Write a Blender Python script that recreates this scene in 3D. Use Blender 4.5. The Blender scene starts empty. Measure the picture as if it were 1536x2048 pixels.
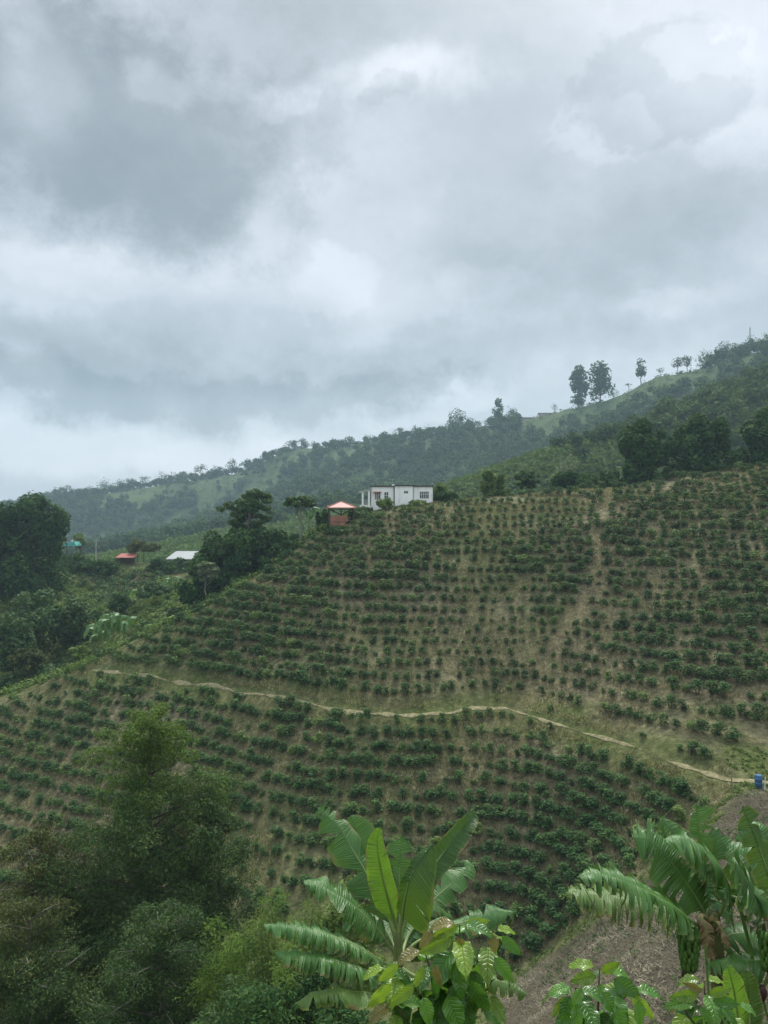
import bpy, math, random
import numpy as np
from mathutils import Vector
rng = np.random.default_rng(7)
random.seed(7)
S = bpy.context.scene
COL = S.collection
F = 1538.0          # focal length in photo pixels; the camera looks level along +Y from the origin
def P(px, py, d): return np.array([(px-768)/F*d, d, (1024-py)/F*d])

# ------------------------------------------------------------ camera
cam = bpy.data.cameras.new('camera'); co = bpy.data.objects.new('camera', cam); COL.objects.link(co)
co.location = (0, 0, 0); co.rotation_euler = (math.radians(90), 0, 0)
cam.sensor_fit = 'VERTICAL'; cam.sensor_height = 36; cam.lens = 36*F/2048
cam.clip_start = 0.1; cam.clip_end = 20000
S.camera = co
S.view_settings.view_transform = 'Standard'; S.view_settings.look = 'None'
S.view_settings.exposure = 0.50; S.view_settings.gamma = 1
S.render.engine = 'CYCLES'
S.cycles.volume_bounces = 1; S.cycles.max_bounces = 6; S.cycles.transparent_max_bounces = 4
S.cycles.diffuse_bounces = 3; S.cycles.glossy_bounces = 2; S.cycles.transmission_bounces = 3
S.cycles.use_denoising = True

SUN_EL, SUN_AZ = math.radians(52), math.radians(8)     # behind the clouds, ahead of the camera
# ------------------------------------------------------------ world: Nishita sky under a procedural cloud deck
W = bpy.data.worlds.new('World'); S.world = W; W.use_nodes = True
nt = W.node_tree; nt.nodes.clear()
def N(t, **k):
    n = nt.nodes.new(t)
    for a, b in k.items(): setattr(n, a, b)
    return n
def L(a, b): nt.links.new(a, b)
def M(op, a, b=None, c=None, clamp=False):
    n = N('ShaderNodeMath', operation=op); n.use_clamp = clamp
    for i, v in enumerate((a, b, c)):
        if v is None: continue
        if isinstance(v, (int, float)): n.inputs[i].default_value = v
        else: L(v, n.inputs[i])
    return n.outputs[0]
tc = N('ShaderNodeTexCoord'); nrm = N('ShaderNodeVectorMath', operation='NORMALIZE'); L(tc.outputs['Generated'], nrm.inputs[0])
dirv = nrm.outputs[0]
def noise(scale, detail=6, rough=.55, off=(0, 0, 0), sc=(1, 1, 1)):
    mp = N('ShaderNodeMapping'); mp.inputs['Location'].default_value = off; mp.inputs['Scale'].default_value = sc
    L(dirv, mp.inputs['Vector'])
    n = N('ShaderNodeTexNoise'); n.inputs['Scale'].default_value = scale; n.inputs['Detail'].default_value = detail; n.inputs['Roughness'].default_value = rough
    L(mp.outputs[0], n.inputs['Vector']); return n.outputs['Fac']
sep = N('ShaderNodeSeparateXYZ'); L(dirv, sep.inputs[0])
az0 = M('ARCTAN2', sep.outputs[0], sep.outputs[1]); el0 = M('ARCSINE', sep.outputs[2])
wn1 = M('SUBTRACT', noise(3.2, 9, .62), .5); wn2 = M('SUBTRACT', noise(3.2, 9, .62, (7, 3, 1)), .5)
az = M('MULTIPLY_ADD', wn1, .34, az0); el = M('MULTIPLY_ADD', wn2, .26, el0)
fine = M('SUBTRACT', noise(6, 12, .66, (2, 9, 4), (1, 1, 1.4)), .5)
big = M('SUBTRACT', noise(2.6, 7, .5, (5, 1, 8), (1, 1, 2.0)), .5)
puff = M('SUBTRACT', M('ABSOLUTE', M('SUBTRACT', noise(11, 6, .6, (3, 4, 1)), .5)), .06)
# (photo x, y, half width, half height, brightness change, softness)
BL = [(250, 250, 420, 200, -.20, .55), (330, 330, 220, 90, -.05, .9), (520, 20, 360, 90, -.07, .7), (60, 160, 90, 90, .08, .6),
      (320, 130, 60, 45, .09, .5),
      (830, 215, 160, 50, .13, .8), (780, 262, 60, 24, -.05, .25), (1400, 60, 380, 210, .13, .9), (1270, 210, 170, 125, -.07, .15), (1345, 110, 90, 40, .05, .2), (1180, 300, 90, 60, .04, .2), (620, 560, 120, 60, .045, .25), (960, 600, 90, 50, .04, .25), (150, 520, 150, 60, .04, .3), (600, 180, 90, 40, .05, .3), (1450, 330, 120, 60, .05, .3),
      (1200, 520, 330, 150, -.10, .8), (700, 420, 330, 120, .02, .8), (300, 480, 300, 50, .05, .8), (760, 560, 200, 90, .03, .5),
      (480, 640, 200, 60, -.06, .7), (1360, 660, 130, 30, .06, .6), (1560, 540, 90, 90, .05, .5),
      (150, 700, 360, 60, -.06, .8), (340, 745, 560, 85, -.09, .85), (400, 795, 480, 55, -.10, .3), (900, 755, 420, 60, -.07, .8), (150, 925, 800, 62, .10, .5), (850, 850, 160, 26, .06, .5)]
acc = M('MULTIPLY_ADD', big, .34, M('MULTIPLY', fine, .30))
for (px, py, rx, ry, amp, so) in BL:
    a0 = math.atan((px-768)/F); e0 = math.atan((1024-py)/math.hypot(F, px-768))
    c = math.cos(a0)*math.cos(e0)
    dx = M('MULTIPLY', M('SUBTRACT', az, a0), F/rx/max(c, .6)*.9)
    dy = M('MULTIPLY', M('SUBTRACT', el, e0), F/ry/max(c, .6)*.9)
    r = M('SQRT', M('ADD', M('MULTIPLY', dx, dx), M('MULTIPLY', dy, dy)))
    r = M('MULTIPLY_ADD', puff, 1.3, M('MULTIPLY_ADD', fine, 1.1, r))
    mr = N('ShaderNodeMapRange', interpolation_type='SMOOTHSTEP'); L(r, mr.inputs[0])
    mr.inputs[1].default_value = 1+so*.5; mr.inputs[2].default_value = 1-so; mr.inputs[3].default_value = 0; mr.inputs[4].default_value = amp*1.45
    acc = M('ADD', acc, mr.outputs[0])
bri = M('ADD', acc, .41)
rp = N('ShaderNodeValToRGB'); L(bri, rp.inputs[0]); cr = rp.color_ramp
cr.elements[0].position = .02; cr.elements[0].color = (.16, .20, .23, 1)
cr.elements[1].position = .95; cr.elements[1].color = (.86, .89, .92, 1)
for p_, c_ in ((.21, (.255, .30, .335)), (.38, (.37, .42, .465)), (.50, (.495, .54, .59)), (.60, (.59, .63, .685)), (.75, (.73, .755, .81))):
    e = cr.elements.new(p_); e.color = (*c_, 1)
# an overcast sky is brighter overhead
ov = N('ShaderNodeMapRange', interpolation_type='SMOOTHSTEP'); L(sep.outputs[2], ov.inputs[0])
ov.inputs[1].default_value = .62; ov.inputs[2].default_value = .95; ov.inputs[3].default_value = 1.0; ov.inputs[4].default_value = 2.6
bh = N('ShaderNodeMapRange', interpolation_type='SMOOTHSTEP'); L(sep.outputs[1], bh.inputs[0])      # added: unseen sky behind the viewpoint brightened to light the facing slope
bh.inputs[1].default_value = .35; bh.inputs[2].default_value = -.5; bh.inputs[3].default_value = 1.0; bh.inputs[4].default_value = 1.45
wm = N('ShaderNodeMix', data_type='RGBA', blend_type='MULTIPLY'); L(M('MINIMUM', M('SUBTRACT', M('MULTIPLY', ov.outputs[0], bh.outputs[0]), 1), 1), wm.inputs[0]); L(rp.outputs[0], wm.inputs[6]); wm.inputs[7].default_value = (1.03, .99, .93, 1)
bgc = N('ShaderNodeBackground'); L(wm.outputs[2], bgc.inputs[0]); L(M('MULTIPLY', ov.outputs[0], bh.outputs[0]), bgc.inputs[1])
sky = N('ShaderNodeTexSky', sky_type='NISHITA'); sky.sun_disc = False; sky.sun_elevation = SUN_EL; sky.sun_rotation = SUN_AZ; sky.air_density = 1.2; sky.dust_density = 3
bgs = N('ShaderNodeBackground'); L(sky.outputs[0], bgs.inputs[0]); bgs.inputs[1].default_value = .08
mx = N('ShaderNodeMixShader'); mx.inputs[0].default_value = .92; L(bgs.outputs[0], mx.inputs[1]); L(bgc.outputs[0], mx.inputs[2])
wo = N('ShaderNodeOutputWorld'); L(mx.outputs[0], wo.inputs[0])
W.cycles.sampling_method = 'MANUAL'; W.cycles.sample_map_resolution = 512
sl = bpy.data.lights.new('sun', 'SUN'); sl.energy = 3.2; sl.angle = math.radians(14); sl.color = (1, .96, .9)
so_ = bpy.data.objects.new('sun', sl); COL.objects.link(so_)
sd = Vector((math.sin(SUN_AZ)*math.cos(SUN_EL), math.cos(SUN_AZ)*math.cos(SUN_EL), math.sin(SUN_EL)))
so_.rotation_euler = sd.to_track_quat('Z', 'Y').to_euler(); so_.location = (0, 0, 60)

# ------------------------------------------------------------ helpers
def tag(o, label=None, cat=None, group=None, kind=None):
    for k, v in (('label', label), ('category', cat), ('group', group), ('kind', kind)):
        if v: o[k] = v
    return o
def empty(name, loc, label, cat, group=None, rz=0):
    o = bpy.data.objects.new(name, None); COL.objects.link(o); o.location = loc; o.rotation_euler = (0, 0, rz)
    o.empty_display_size = .3
    return tag(o, label, cat, group)
def link(name, me, parent=None):
    o = bpy.data.objects.new(name, me); COL.objects.link(o)
    if parent: o.parent = parent
    return o
def mesh_np(name, V, Fc, mat, smooth=False, uv=None, attrs=None):
    V = np.ascontiguousarray(V, dtype=np.float32).reshape(-1, 3); Fc = np.ascontiguousarray(Fc, dtype=np.int32)
    me = bpy.data.meshes.new(name); k = Fc.shape[1]
    me.vertices.add(len(V)); me.vertices.foreach_set('co', V.ravel())
    me.loops.add(Fc.size); me.loops.foreach_set('vertex_index', Fc.ravel())
    me.polygons.add(len(Fc)); me.polygons.foreach_set('loop_start', np.arange(0, Fc.size, k, dtype=np.int32))
    me.polygons.foreach_set('use_smooth', np.full(len(Fc), smooth, dtype=bool))
    me.update(calc_edges=True)
    if uv is not None:
        l = me.uv_layers.new(name='UVMap'); l.data.foreach_set('uv', np.asarray(uv, np.float32)[Fc.ravel()].ravel())
    for an, av in (attrs or {}).items():
        a = me.attributes.new(an, 'FLOAT', 'POINT'); a.data.foreach_set('value', np.asarray(av, np.float32))
    me.materials.append(mat); me.validate(); return me
class MB:
    """collects simple solids, builds them as one mesh"""
    def __init__(s): s.V = []; s.F = []; s.n = 0
    def add(s, V, Fs):
        V = [tuple(v) for v in V]; s.V += V; s.F += [tuple(i+s.n for i in f) for f in Fs]; s.n += len(V); return s
    def box(s, x0, x1, y0, y1, z0, z1):
        V = [(x, y, z) for z in (z0, z1) for y in (y0, y1) for x in (x0, x1)]
        return s.add(V, [(0, 2, 3, 1), (4, 5, 7, 6), (0, 1, 5, 4), (2, 6, 7, 3), (0, 4, 6, 2), (1, 3, 7, 5)])
    def bar(s, a, b, w, h=None):
        a = np.array(a, float); b = np.array(b, float); h = h or w
        t = b-a; t /= np.linalg.norm(t); u = np.cross(t, (0, 0, 1)); 
        if np.linalg.norm(u) < .05: u = np.array([1., 0, 0])
        u /= np.linalg.norm(u); v = np.cross(u, t)
        V = [p+u*i*w/2+v*j*h/2 for p in (a, b) for j in (-1, 1) for i in (-1, 1)]
        return s.add(V, [(0, 1, 3, 2), (4, 6, 7, 5), (0, 4, 5, 1), (2, 3, 7, 6), (0, 2, 6, 4), (1, 5, 7, 3)])
    def tube(s, pts, rad, n=7, cap=True):
        pts = np.array(pts, float); rad = np.broadcast_to(rad, (len(pts),)).astype(float)
        T = np.gradient(pts, axis=0); T /= np.linalg.norm(T, axis=1)[:, None]+1e-9
        u = np.cross(T[0], (.3, .9, .2)); u /= np.linalg.norm(u); V = []
        for p, t, r in zip(pts, T, rad):
            u = u-t*np.dot(u, t); u /= np.linalg.norm(u); w = np.cross(t, u)
            for k in range(n):
                a = 2*math.pi*k/n; V.append(p+r*(math.cos(a)*u+math.sin(a)*w))
        Fs = [(i*n+k, i*n+(k+1) % n, (i+1)*n+(k+1) % n, (i+1)*n+k) for i in range(len(pts)-1) for k in range(n)]
        if cap: Fs += [tuple(range(n))[::-1], tuple((len(pts)-1)*n+k for k in range(n))]
        return s.add(V, Fs)
    def build(s, name, mat, parent=None, smooth=False):
        me = bpy.data.meshes.new(name); me.from_pydata(s.V, [], s.F); me.materials.append(mat)
        if smooth: me.polygons.foreach_set('use_smooth', [True]*len(me.polygons))
        me.update(); return link(name, me, parent)

def vnoise(x, y, seed=0):
    xi = np.floor(x).astype(np.int64); yi = np.floor(y).astype(np.int64); xf = x-xi; yf = y-yi
    def h(a, b):
        n = (a*374761393+b*668265263+seed*974711) & 0x7fffffff; n = ((n ^ (n >> 13))*1274126177) & 0x7fffffff
        return ((n ^ (n >> 16)) & 0xffff)/65535.0
    u = xf*xf*(3-2*xf); v = yf*yf*(3-2*yf)
    return (h(xi, yi)*(1-u)+h(xi+1, yi)*u)*(1-v)+(h(xi, yi+1)*(1-u)+h(xi+1, yi+1)*u)*v-.5
def fbm(x, y, s, o=4, seed=0):
    t = 0; a = 1
    for k in range(o): t = t+a*vnoise(x/s+31*k, y/s+17*k, seed+k); a *= .5; s = s/2.03
    return t

# ------------------------------------------------------------ materials
def newmat(name):
    m = bpy.data.materials.new(name); m.use_nodes = True; t = m.node_tree; t.nodes.clear()
    return m, t
def ND(t, ty, **k):
    n = t.nodes.new(ty)
    for a, b in k.items():
        if a in n.inputs.keys() if isinstance(a, str) else False: n.inputs[a].default_value = b
        else: setattr(n, a, b)
    return n
def ramp(t, src, stops, interp='LINEAR'):
    r = t.nodes.new('ShaderNodeValToRGB'); t.links.new(src, r.inputs[0]); c = r.color_ramp; c.interpolation = interp
    c.elements[0].position = stops[0][0]; c.elements[0].color = (*stops[0][1], 1)
    c.elements[1].position = stops[-1][0]; c.elements[1].color = (*stops[-1][1], 1)
    for p, q in stops[1:-1]: e = c.elements.new(p); e.color = (*q, 1)
    return r.outputs[0]
def tnoise(t, scale, detail=5, rough=.6, coord='Object', sc=None):
    c = t.nodes.new('ShaderNodeTexCoord'); n = t.nodes.new('ShaderNodeTexNoise')
    n.inputs['Scale'].default_value = scale; n.inputs['Detail'].default_value = detail; n.inputs['Roughness'].default_value = rough
    s = c.outputs[coord]
    if sc:
        mp = t.nodes.new('ShaderNodeMapping'); mp.inputs['Scale'].default_value = sc; t.links.new(s, mp.inputs[0]); s = mp.outputs[0]
    t.links.new(s, n.inputs['Vector']); return n.outputs['Fac']
def mixc(t, f, a, b, mode='MIX'):
    m = t.nodes.new('ShaderNodeMix'); m.data_type = 'RGBA'; m.blend_type = mode
    for sck, v in ((m.inputs[0], f), (m.inputs[6], a), (m.inputs[7], b)):
        if isinstance(v, (int, float)): sck.default_value = v
        elif isinstance(v, tuple): sck.default_value = (*v, 1)
        else: t.links.new(v, sck)
    return m.outputs[2]
def tmath(t, op, a, b=None, clamp=False):
    m = t.nodes.new('ShaderNodeMath'); m.operation = op; m.use_clamp = clamp
    for i, v in enumerate((a, b)):
        if v is None: continue
        if isinstance(v, (int, float)): m.inputs[i].default_value = v
        else: t.links.new(v, m.inputs[i])
    return m.outputs[0]
def attr(t, name):
    a = t.nodes.new('ShaderNodeAttribute'); a.attribute_name = name; return a.outputs['Fac']
def surf(t, col, rough=.6, spec=.3, trans=0, tcol=None, bump=None, bs=.3, bd=.02, metal=0):
    p = t.nodes.new('ShaderNodeBsdfPrincipled')
    if isinstance(col, tuple): p.inputs['Base Color'].default_value = (*col, 1)
    else: t.links.new(col, p.inputs['Base Color'])
    if isinstance(rough, float): p.inputs['Roughness'].default_value = rough
    else: t.links.new(rough, p.inputs['Roughness'])
    p.inputs['Specular IOR Level'].default_value = spec; p.inputs['Metallic'].default_value = metal
    if bump is not None:
        b = t.nodes.new('ShaderNodeBump'); b.inputs['Strength'].default_value = bs; b.inputs['Distance'].default_value = bd
        t.links.new(bump, b.inputs['Height']); t.links.new(b.outputs[0], p.inputs['Normal'])
    o = t.nodes.new('ShaderNodeOutputMaterial')
    if trans:
        tr = t.nodes.new('ShaderNodeBsdfTranslucent')
        if tcol is None: tcol = col
        if isinstance(tcol, tuple): tr.inputs[0].default_value = (*tcol, 1)
        else: t.links.new(tcol, tr.inputs[0])
        m = t.nodes.new('ShaderNodeMixShader'); m.inputs[0].default_value = trans
        t.links.new(p.outputs[0], m.inputs[1]); t.links.new(tr.outputs[0], m.inputs[2]); t.links.new(m.outputs[0], o.inputs[0])
    else: t.links.new(p.outputs[0], o.inputs[0])
def leafmat(name, cols, nscale=.6, trans=.25, rough=.68, spec=.16, objvar=.0):
    """foliage: every leaf its own tint, clumps of lighter and darker leaves"""
    m, t = newmat(name)
    g = t.nodes.new('ShaderNodeNewGeometry')
    n = tnoise(t, nscale, 3)
    f = tmath(t, 'ADD', tmath(t, 'MULTIPLY', g.outputs['Random Per Island'], .55), tmath(t, 'MULTIPLY', tmath(t, 'SUBTRACT', n, .30), 1.2), clamp=True)
    if objvar:
        oi = t.nodes.new('ShaderNodeObjectInfo'); f = tmath(t, 'ADD', f, attr(t, 'tint')); f = tmath(t, 'ADD', f, tmath(t, 'MULTIPLY', tmath(t, 'SUBTRACT', oi.outputs['Random'], .5), objvar), clamp=True)
    k = len(cols)-1
    c = ramp(t, f, [(i/k*.9+.05, q) for i, q in enumerate(cols)])
    surf(t, c, rough, spec, trans, mixc(t, .5, c, (cols[-1][0]*1.3, cols[-1][1]*1.3, cols[-1][2]*.6)))
    return m
def plain(name, col, rough=.6, spec=.3, var=.25, nscale=3., bump=0, metal=0):
    m, t = newmat(name); n = tnoise(t, nscale, 6)
    c = ramp(t, n, [(.3, tuple(x*(1-var) for x in col)), (.7, tuple(min(1, x*(1+var*.6)) for x in col))])
    surf(t, c, rough, spec, bump=n if bump else None, bs=bump, metal=metal); return m
MT = {}
MT['coffee'] = leafmat('coffee_foliage', [(.011, .034, .011), (.025, .070, .020), (.052, .118, .030), (.12, .19, .045)], .5, .18, .7, .12, .25)
MT['forest'] = leafmat('forest_foliage', [(.015, .036, .016), (.032, .066, .024), (.060, .108, .034), (.105, .155, .048)], .012, .12, .9, .05)
MT['dark'] = leafmat('dark_foliage', [(.011, .034, .012), (.024, .062, .020), (.048, .102, .030), (.090, .155, .040)], .25, .18, .8, .08)
MT['mid'] = leafmat('mid_foliage', [(.016, .040, .015), (.034, .075, .024), (.060, .115, .032), (.10, .16, .045)], .35, .2)
MT['light'] = leafmat('light_foliage', [(.040, .080, .022), (.075, .13, .030), (.12, .185, .04), (.17, .24, .06)], .35, .25)
MT['olive'] = leafmat('olive_foliage', [(.018, .032, .010), (.038, .056, .016), (.068, .088, .024), (.13, .135, .036)], .35, .2)
MT['euc'] = leafmat('eucalyptus_foliage', [(.014, .036, .013), (.030, .066, .021), (.058, .105, .030), (.10, .155, .040)], .5, .2)
MT['euctip'] = leafmat('young_eucalyptus_foliage', [(.035, .075, .014), (.065, .12, .022), (.10, .17, .03), (.155, .225, .045)], .5, .3)
MT['bamboo'] = leafmat('bamboo_foliage', [(.03, .068, .010), (.06, .12, .016), (.10, .175, .022), (.16, .23, .034)], .6, .3)
MT['palegreen'] = leafmat('pale_foliage', [(.05, .085, .05), (.09, .13, .07), (.14, .19, .10), (.2, .25, .14)], .5, .2)
MT['straw'] = leafmat('dry_grass_blades', [(.085, .080, .036), (.165, .150, .074), (.27, .24, .13), (.45, .40, .24)], .15, .15, .8, .1)
MT['gblade'] = leafmat('green_grass_blades', [(.035, .05, .018), (.06, .085, .022), (.10, .125, .035), (.17, .18, .06)], .15, .2, .7, .1)
MT['litter'] = leafmat('leaf_litter', [(.040, .036, .024), (.085, .075, .050), (.15, .135, .092), (.32, .29, .21)], .3, .05, .9, .1)
MT['bark'] = plain('bark', (.11, .095, .075), .9, .1, .4, 2.5, .4)
MT['palebark'] = plain('pale_bark', (.24, .22, .19), .85, .1, .4, 2.5, .3)
MT['darkbark'] = plain('dark_bark', (.05, .042, .032), .9, .1, .4, 2.5, .3)
MT['white'] = None
m, t = newmat('painted_wall'); n = tnoise(t, 1.0, 7, .65, sc=(1, 1, .35)); n2 = tnoise(t, 6, 5)
c = mixc(t, tmath(t, 'MULTIPLY', n2, .12), ramp(t, n, [(.30, (.50, .50, .48)), (.42, (.80, .81, .81)), (.6, (.88, .89, .90))]), (.6, .6, .57))
surf(t, c, .8, .2, bump=n2, bs=.1); MT['white'] = m
MT['redroof'] = plain('red_roof', (.36, .115, .092), .55, .3, .2, 2)
MT['tin'] = plain('tin_roof', (.33, .35, .35), .4, .5, .2, 1.5)
MT['brick'] = plain('clay_panel', (.30, .145, .10), .8, .15, .3, 2)
MT['wood'] = plain('dark_wood', (.09, .065, .045), .8, .15, .4, 3)
MT['glass'] = plain('window_glass', (.06, .07, .08), .12, .5, .3, .6)
MT['grey'] = plain('grey_concrete', (.34, .34, .32), .85, .2, .25, 2)
MT['slab'] = plain('dark_roof_edge', (.045, .04, .04), .8, .2, .3, 2)
MT['turq'] = plain('turquoise_sheet', (.05, .27, .24), .6, .3, .2, 1)
MT['blue'] = plain('blue_plastic', (.035, .12, .26), .4, .4, .2, 3)
MT['pvc'] = plain('white_plastic', (.72, .74, .74), .4, .4, .1, 3)
MT['curtain'] = plain('curtain_cloth', (.38, .20, .17), .9, .1, .3, 5)
MT['deadleaf'] = leafmat('dead_leaf', [(.10, .065, .035), (.19, .13, .07), (.32, .24, .14), (.48, .40, .27)], 6, .15, .9, .1)
MT['ripe'] = plain('green_banana', (.075, .17, .03), .45, .4, .35, 20)
MT['bud'] = plain('banana_flower', (.045, .018, .022), .5, .3, .3, 20)
MT['coffeestem'] = plain('green_brown_stem', (.10, .09, .04), .7, .2, .3, 30)

# ground: colours from soil and grass cover (attributes hold what grows where)
m, t = newmat('ground'); gr = attr(t, 'green'); mu = attr(t, 'mulch'); so2 = attr(t, 'soil')
n1 = tnoise(t, .22, 6, .65); n2 = tnoise(t, 1.6, 7, .7); n3 = tnoise(t, 7, 6, .7)
dry = ramp(t, n2, [(.30, (.065, .062, .032)), (.45, (.13, .118, .068)), (.56, (.20, .178, .105)), (.70, (.34, .30, .185))])
grn = ramp(t, n2, [(.30, (.042, .062, .018)), (.48, (.080, .105, .030)), (.62, (.13, .152, .045)), (.74, (.22, .21, .085))])
f1 = tmath(t, 'ADD', gr, tmath(t, 'MULTIPLY', tmath(t, 'SUBTRACT', n1, .5), 1.6), clamp=True)
c = mixc(t, f1, dry, grn)
nm = tnoise(t, .7, 6, .7); mulc = mixc(t, ramp(t, nm, [(.38, (0, 0, 0)), (.62, (.85, .85, .85))]), ramp(t, n3, [(.28, (.038, .034, .022)), (.45, (.080, .070, .048)), (.58, (.125, .112, .078)), (.72, (.24, .215, .155))]), ramp(t, n3, [(.28, (.055, .048, .032)), (.5, (.135, .118, .082)), (.72, (.28, .25, .18))]))
c = mixc(t, tmath(t, 'MULTIPLY', attr(t, 'straw'), .8, True), c, ramp(t, n2, [(.3, (.13, .10, .06)), (.5, (.24, .195, .12)), (.7, (.38, .32, .21))]))
c = mixc(t, tmath(t, 'MULTIPLY', mu, 1.0, True), c, mulc)
c = mixc(t, so2, c, ramp(t, n3, [(.3, (.15, .085, .055)), (.7, (.26, .165, .11))]))
surf(t, c, .95, .1, bump=tmath(t, 'ADD', n3, n2), bs=.9, bd=.25); MT['ground'] = m
m, t = newmat('trail'); n3 = tnoise(t, 3, 6, .7)
surf(t, ramp(t, n3, [(.3, (.11, .108, .05)), (.48, (.19, .172, .095)), (.68, (.32, .285, .17))]), .95, .1, bump=n3, bs=.6, bd=.08); MT['trail'] = m
m, t = newmat('far_hill_cover'); n1 = tnoise(t, .009, 6, .6); n2 = tnoise(t, .12, 8, .75)
c = mixc(t, ramp(t, n1, [(.42, (0, 0, 0)), (.58, (1, 1, 1))]), ramp(t, n2, [(.3, (.035, .06, .022)), (.7, (.085, .13, .045))]), ramp(t, n2, [(.3, (.055, .088, .032)), (.7, (.095, .138, .052))]))
surf(t, c, .95, .1, bump=n2, bs=1, bd=3.); MT['hill'] = m
# banana blade: UV.x runs along the midrib in metres, UV.y from midrib to margin
def bananamat(name, base, back, edge, trans):
    m, t = newmat(name); uv = t.nodes.new('ShaderNodeUVMap'); sp = t.nodes.new('ShaderNodeSeparateXYZ'); t.links.new(uv.outputs[0], sp.inputs[0])
    cb = t.nodes.new('ShaderNodeCombineXYZ'); t.links.new(tmath(t, 'MULTIPLY', sp.outputs[0], 55), cb.inputs[0]); t.links.new(tmath(t, 'MULTIPLY', sp.outputs[1], .9), cb.inputs[1])
    n = t.nodes.new('ShaderNodeTexNoise'); t.links.new(cb.outputs[0], n.inputs['Vector']); n.inputs['Scale'].default_value = 1; n.inputs['Detail'].default_value = 3
    nb = tnoise(t, 2.2, 5, .6)
    c = ramp(t, n.outputs['Fac'], [(.3, tuple(x*.72 for x in base)), (.55, base), (.75, tuple(x*1.3 for x in base))])
    c = mixc(t, ramp(t, nb, [(.35, (0, 0, 0)), (.75, (.8, .8, .8))]), c, back)
    # pale, slightly yellow margin where the blade has torn
    e = tmath(t, 'ADD', sp.outputs[1], tmath(t, 'MULTIPLY', tmath(t, 'SUBTRACT', nb, .5), .9))
    c = mixc(t, ramp(t, e, [(.80, (0, 0, 0)), (1.05, (.85, .85, .85))]), c, edge)
    c = mixc(t, ramp(t, tmath(t, 'ADD', sp.outputs[1], tmath(t, 'MULTIPLY', tmath(t, 'SUBTRACT', tnoise(t, 7, 4, .7), .5), 1.1)), [(1.0-.04, (0, 0, 0)), (1.0, (.8, .8, .8))]), c, (.20, .13, .06))
    # brown specks
    ns = tnoise(t, 28, 2, .5); c = mixc(t, ramp(t, ns, [(.70, (0, 0, 0)), (.78, (.7, .7, .7))]), c, (.10, .07, .03))
    surf(t, c, .36, .45, trans, mixc(t, .35, c, (.25, .42, .03)), bump=n.outputs['Fac'], bs=.8, bd=.03)
    return m
MT['ban'] = bananamat('banana_leaf', (.050, .150, .028), (.095, .215, .050), (.16, .22, .07), .22)
MT['banlit'] = bananamat('young_banana_leaf', (.11, .25, .022), (.16, .31, .03), (.24, .36, .04), .42)
MT['bandark'] = bananamat('deep_green_banana_leaf', (.032, .090, .016), (.055, .125, .022), (.13, .20, .03), .30)
MT['banyel'] = bananamat('yellowing_banana_leaf', (.10, .19, .04), (.15, .24, .06), (.32, .35, .08), .30)
MT['rib'] = plain('banana_midrib', (.20, .27, .09), .5, .3, .2, 8)
MT['stem'] = plain('banana_stem', (.12, .14, .05), .6, .3, .5, 6)
def coffeeleafmat(name, base, hi, trans):
    m, t = newmat(name); uv = t.nodes.new('ShaderNodeUVMap'); sp = t.nodes.new('ShaderNodeSeparateXYZ'); t.links.new(uv.outputs[0], sp.inputs[0])
    v = tmath(t, 'ABSOLUTE', tmath(t, 'SUBTRACT', sp.outputs[1], .5))     # 0 at the midrib
    ph = tmath(t, 'MULTIPLY', tmath(t, 'SUBTRACT', sp.outputs[0], tmath(t, 'MULTIPLY', v, .34)), 2*math.pi*9)
    lat = tmath(t, 'POWER', tmath(t, 'ABSOLUTE', tmath(t, 'COSINE', tmath(t, 'MULTIPLY', ph, .5))), 14)
    mid = tmath(t, 'SUBTRACT', 1, tmath(t, 'MULTIPLY', v, 28), True)
    vein = tmath(t, 'MAXIMUM', tmath(t, 'MULTIPLY', lat, .55), mid)
    g = t.nodes.new('ShaderNodeNewGeometry'); nb = tnoise(t, 14, 4)
    c = ramp(t, tmath(t, 'ADD', tmath(t, 'MULTIPLY', g.outputs['Random Per Island'], .6), tmath(t, 'MULTIPLY', nb, .5)), [(.15, tuple(x*.55 for x in base)), (.5, base), (.85, hi)])
    c = mixc(t, tmath(t, 'MULTIPLY', vein, .5), c, tuple(min(1, x*1.3+.02) for x in hi))
    ns = tnoise(t, 90, 2, .5); c = mixc(t, ramp(t, ns, [(.72, (0, 0, 0)), (.8, (.8, .8, .8))]), c, (.07, .045, .02))
    surf(t, c, .28, .55, trans, mixc(t, .4, c, (hi[0]*1.5, hi[1]*1.5, hi[2]*.5)), bump=tmath(t, 'SUBTRACT', nb, vein), bs=.8, bd=.004)
    return m
MT['cl'] = coffeeleafmat('coffee_leaf', (.050, .15, .018), (.11, .25, .03), .28)
MT['cly'] = coffeeleafmat('young_coffee_leaf', (.14, .25, .022), (.23, .36, .035), .42)
MT['clb'] = coffeeleafmat('bronze_coffee_leaf', (.13, .125, .03), (.21, .18, .05), .35)

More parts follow.
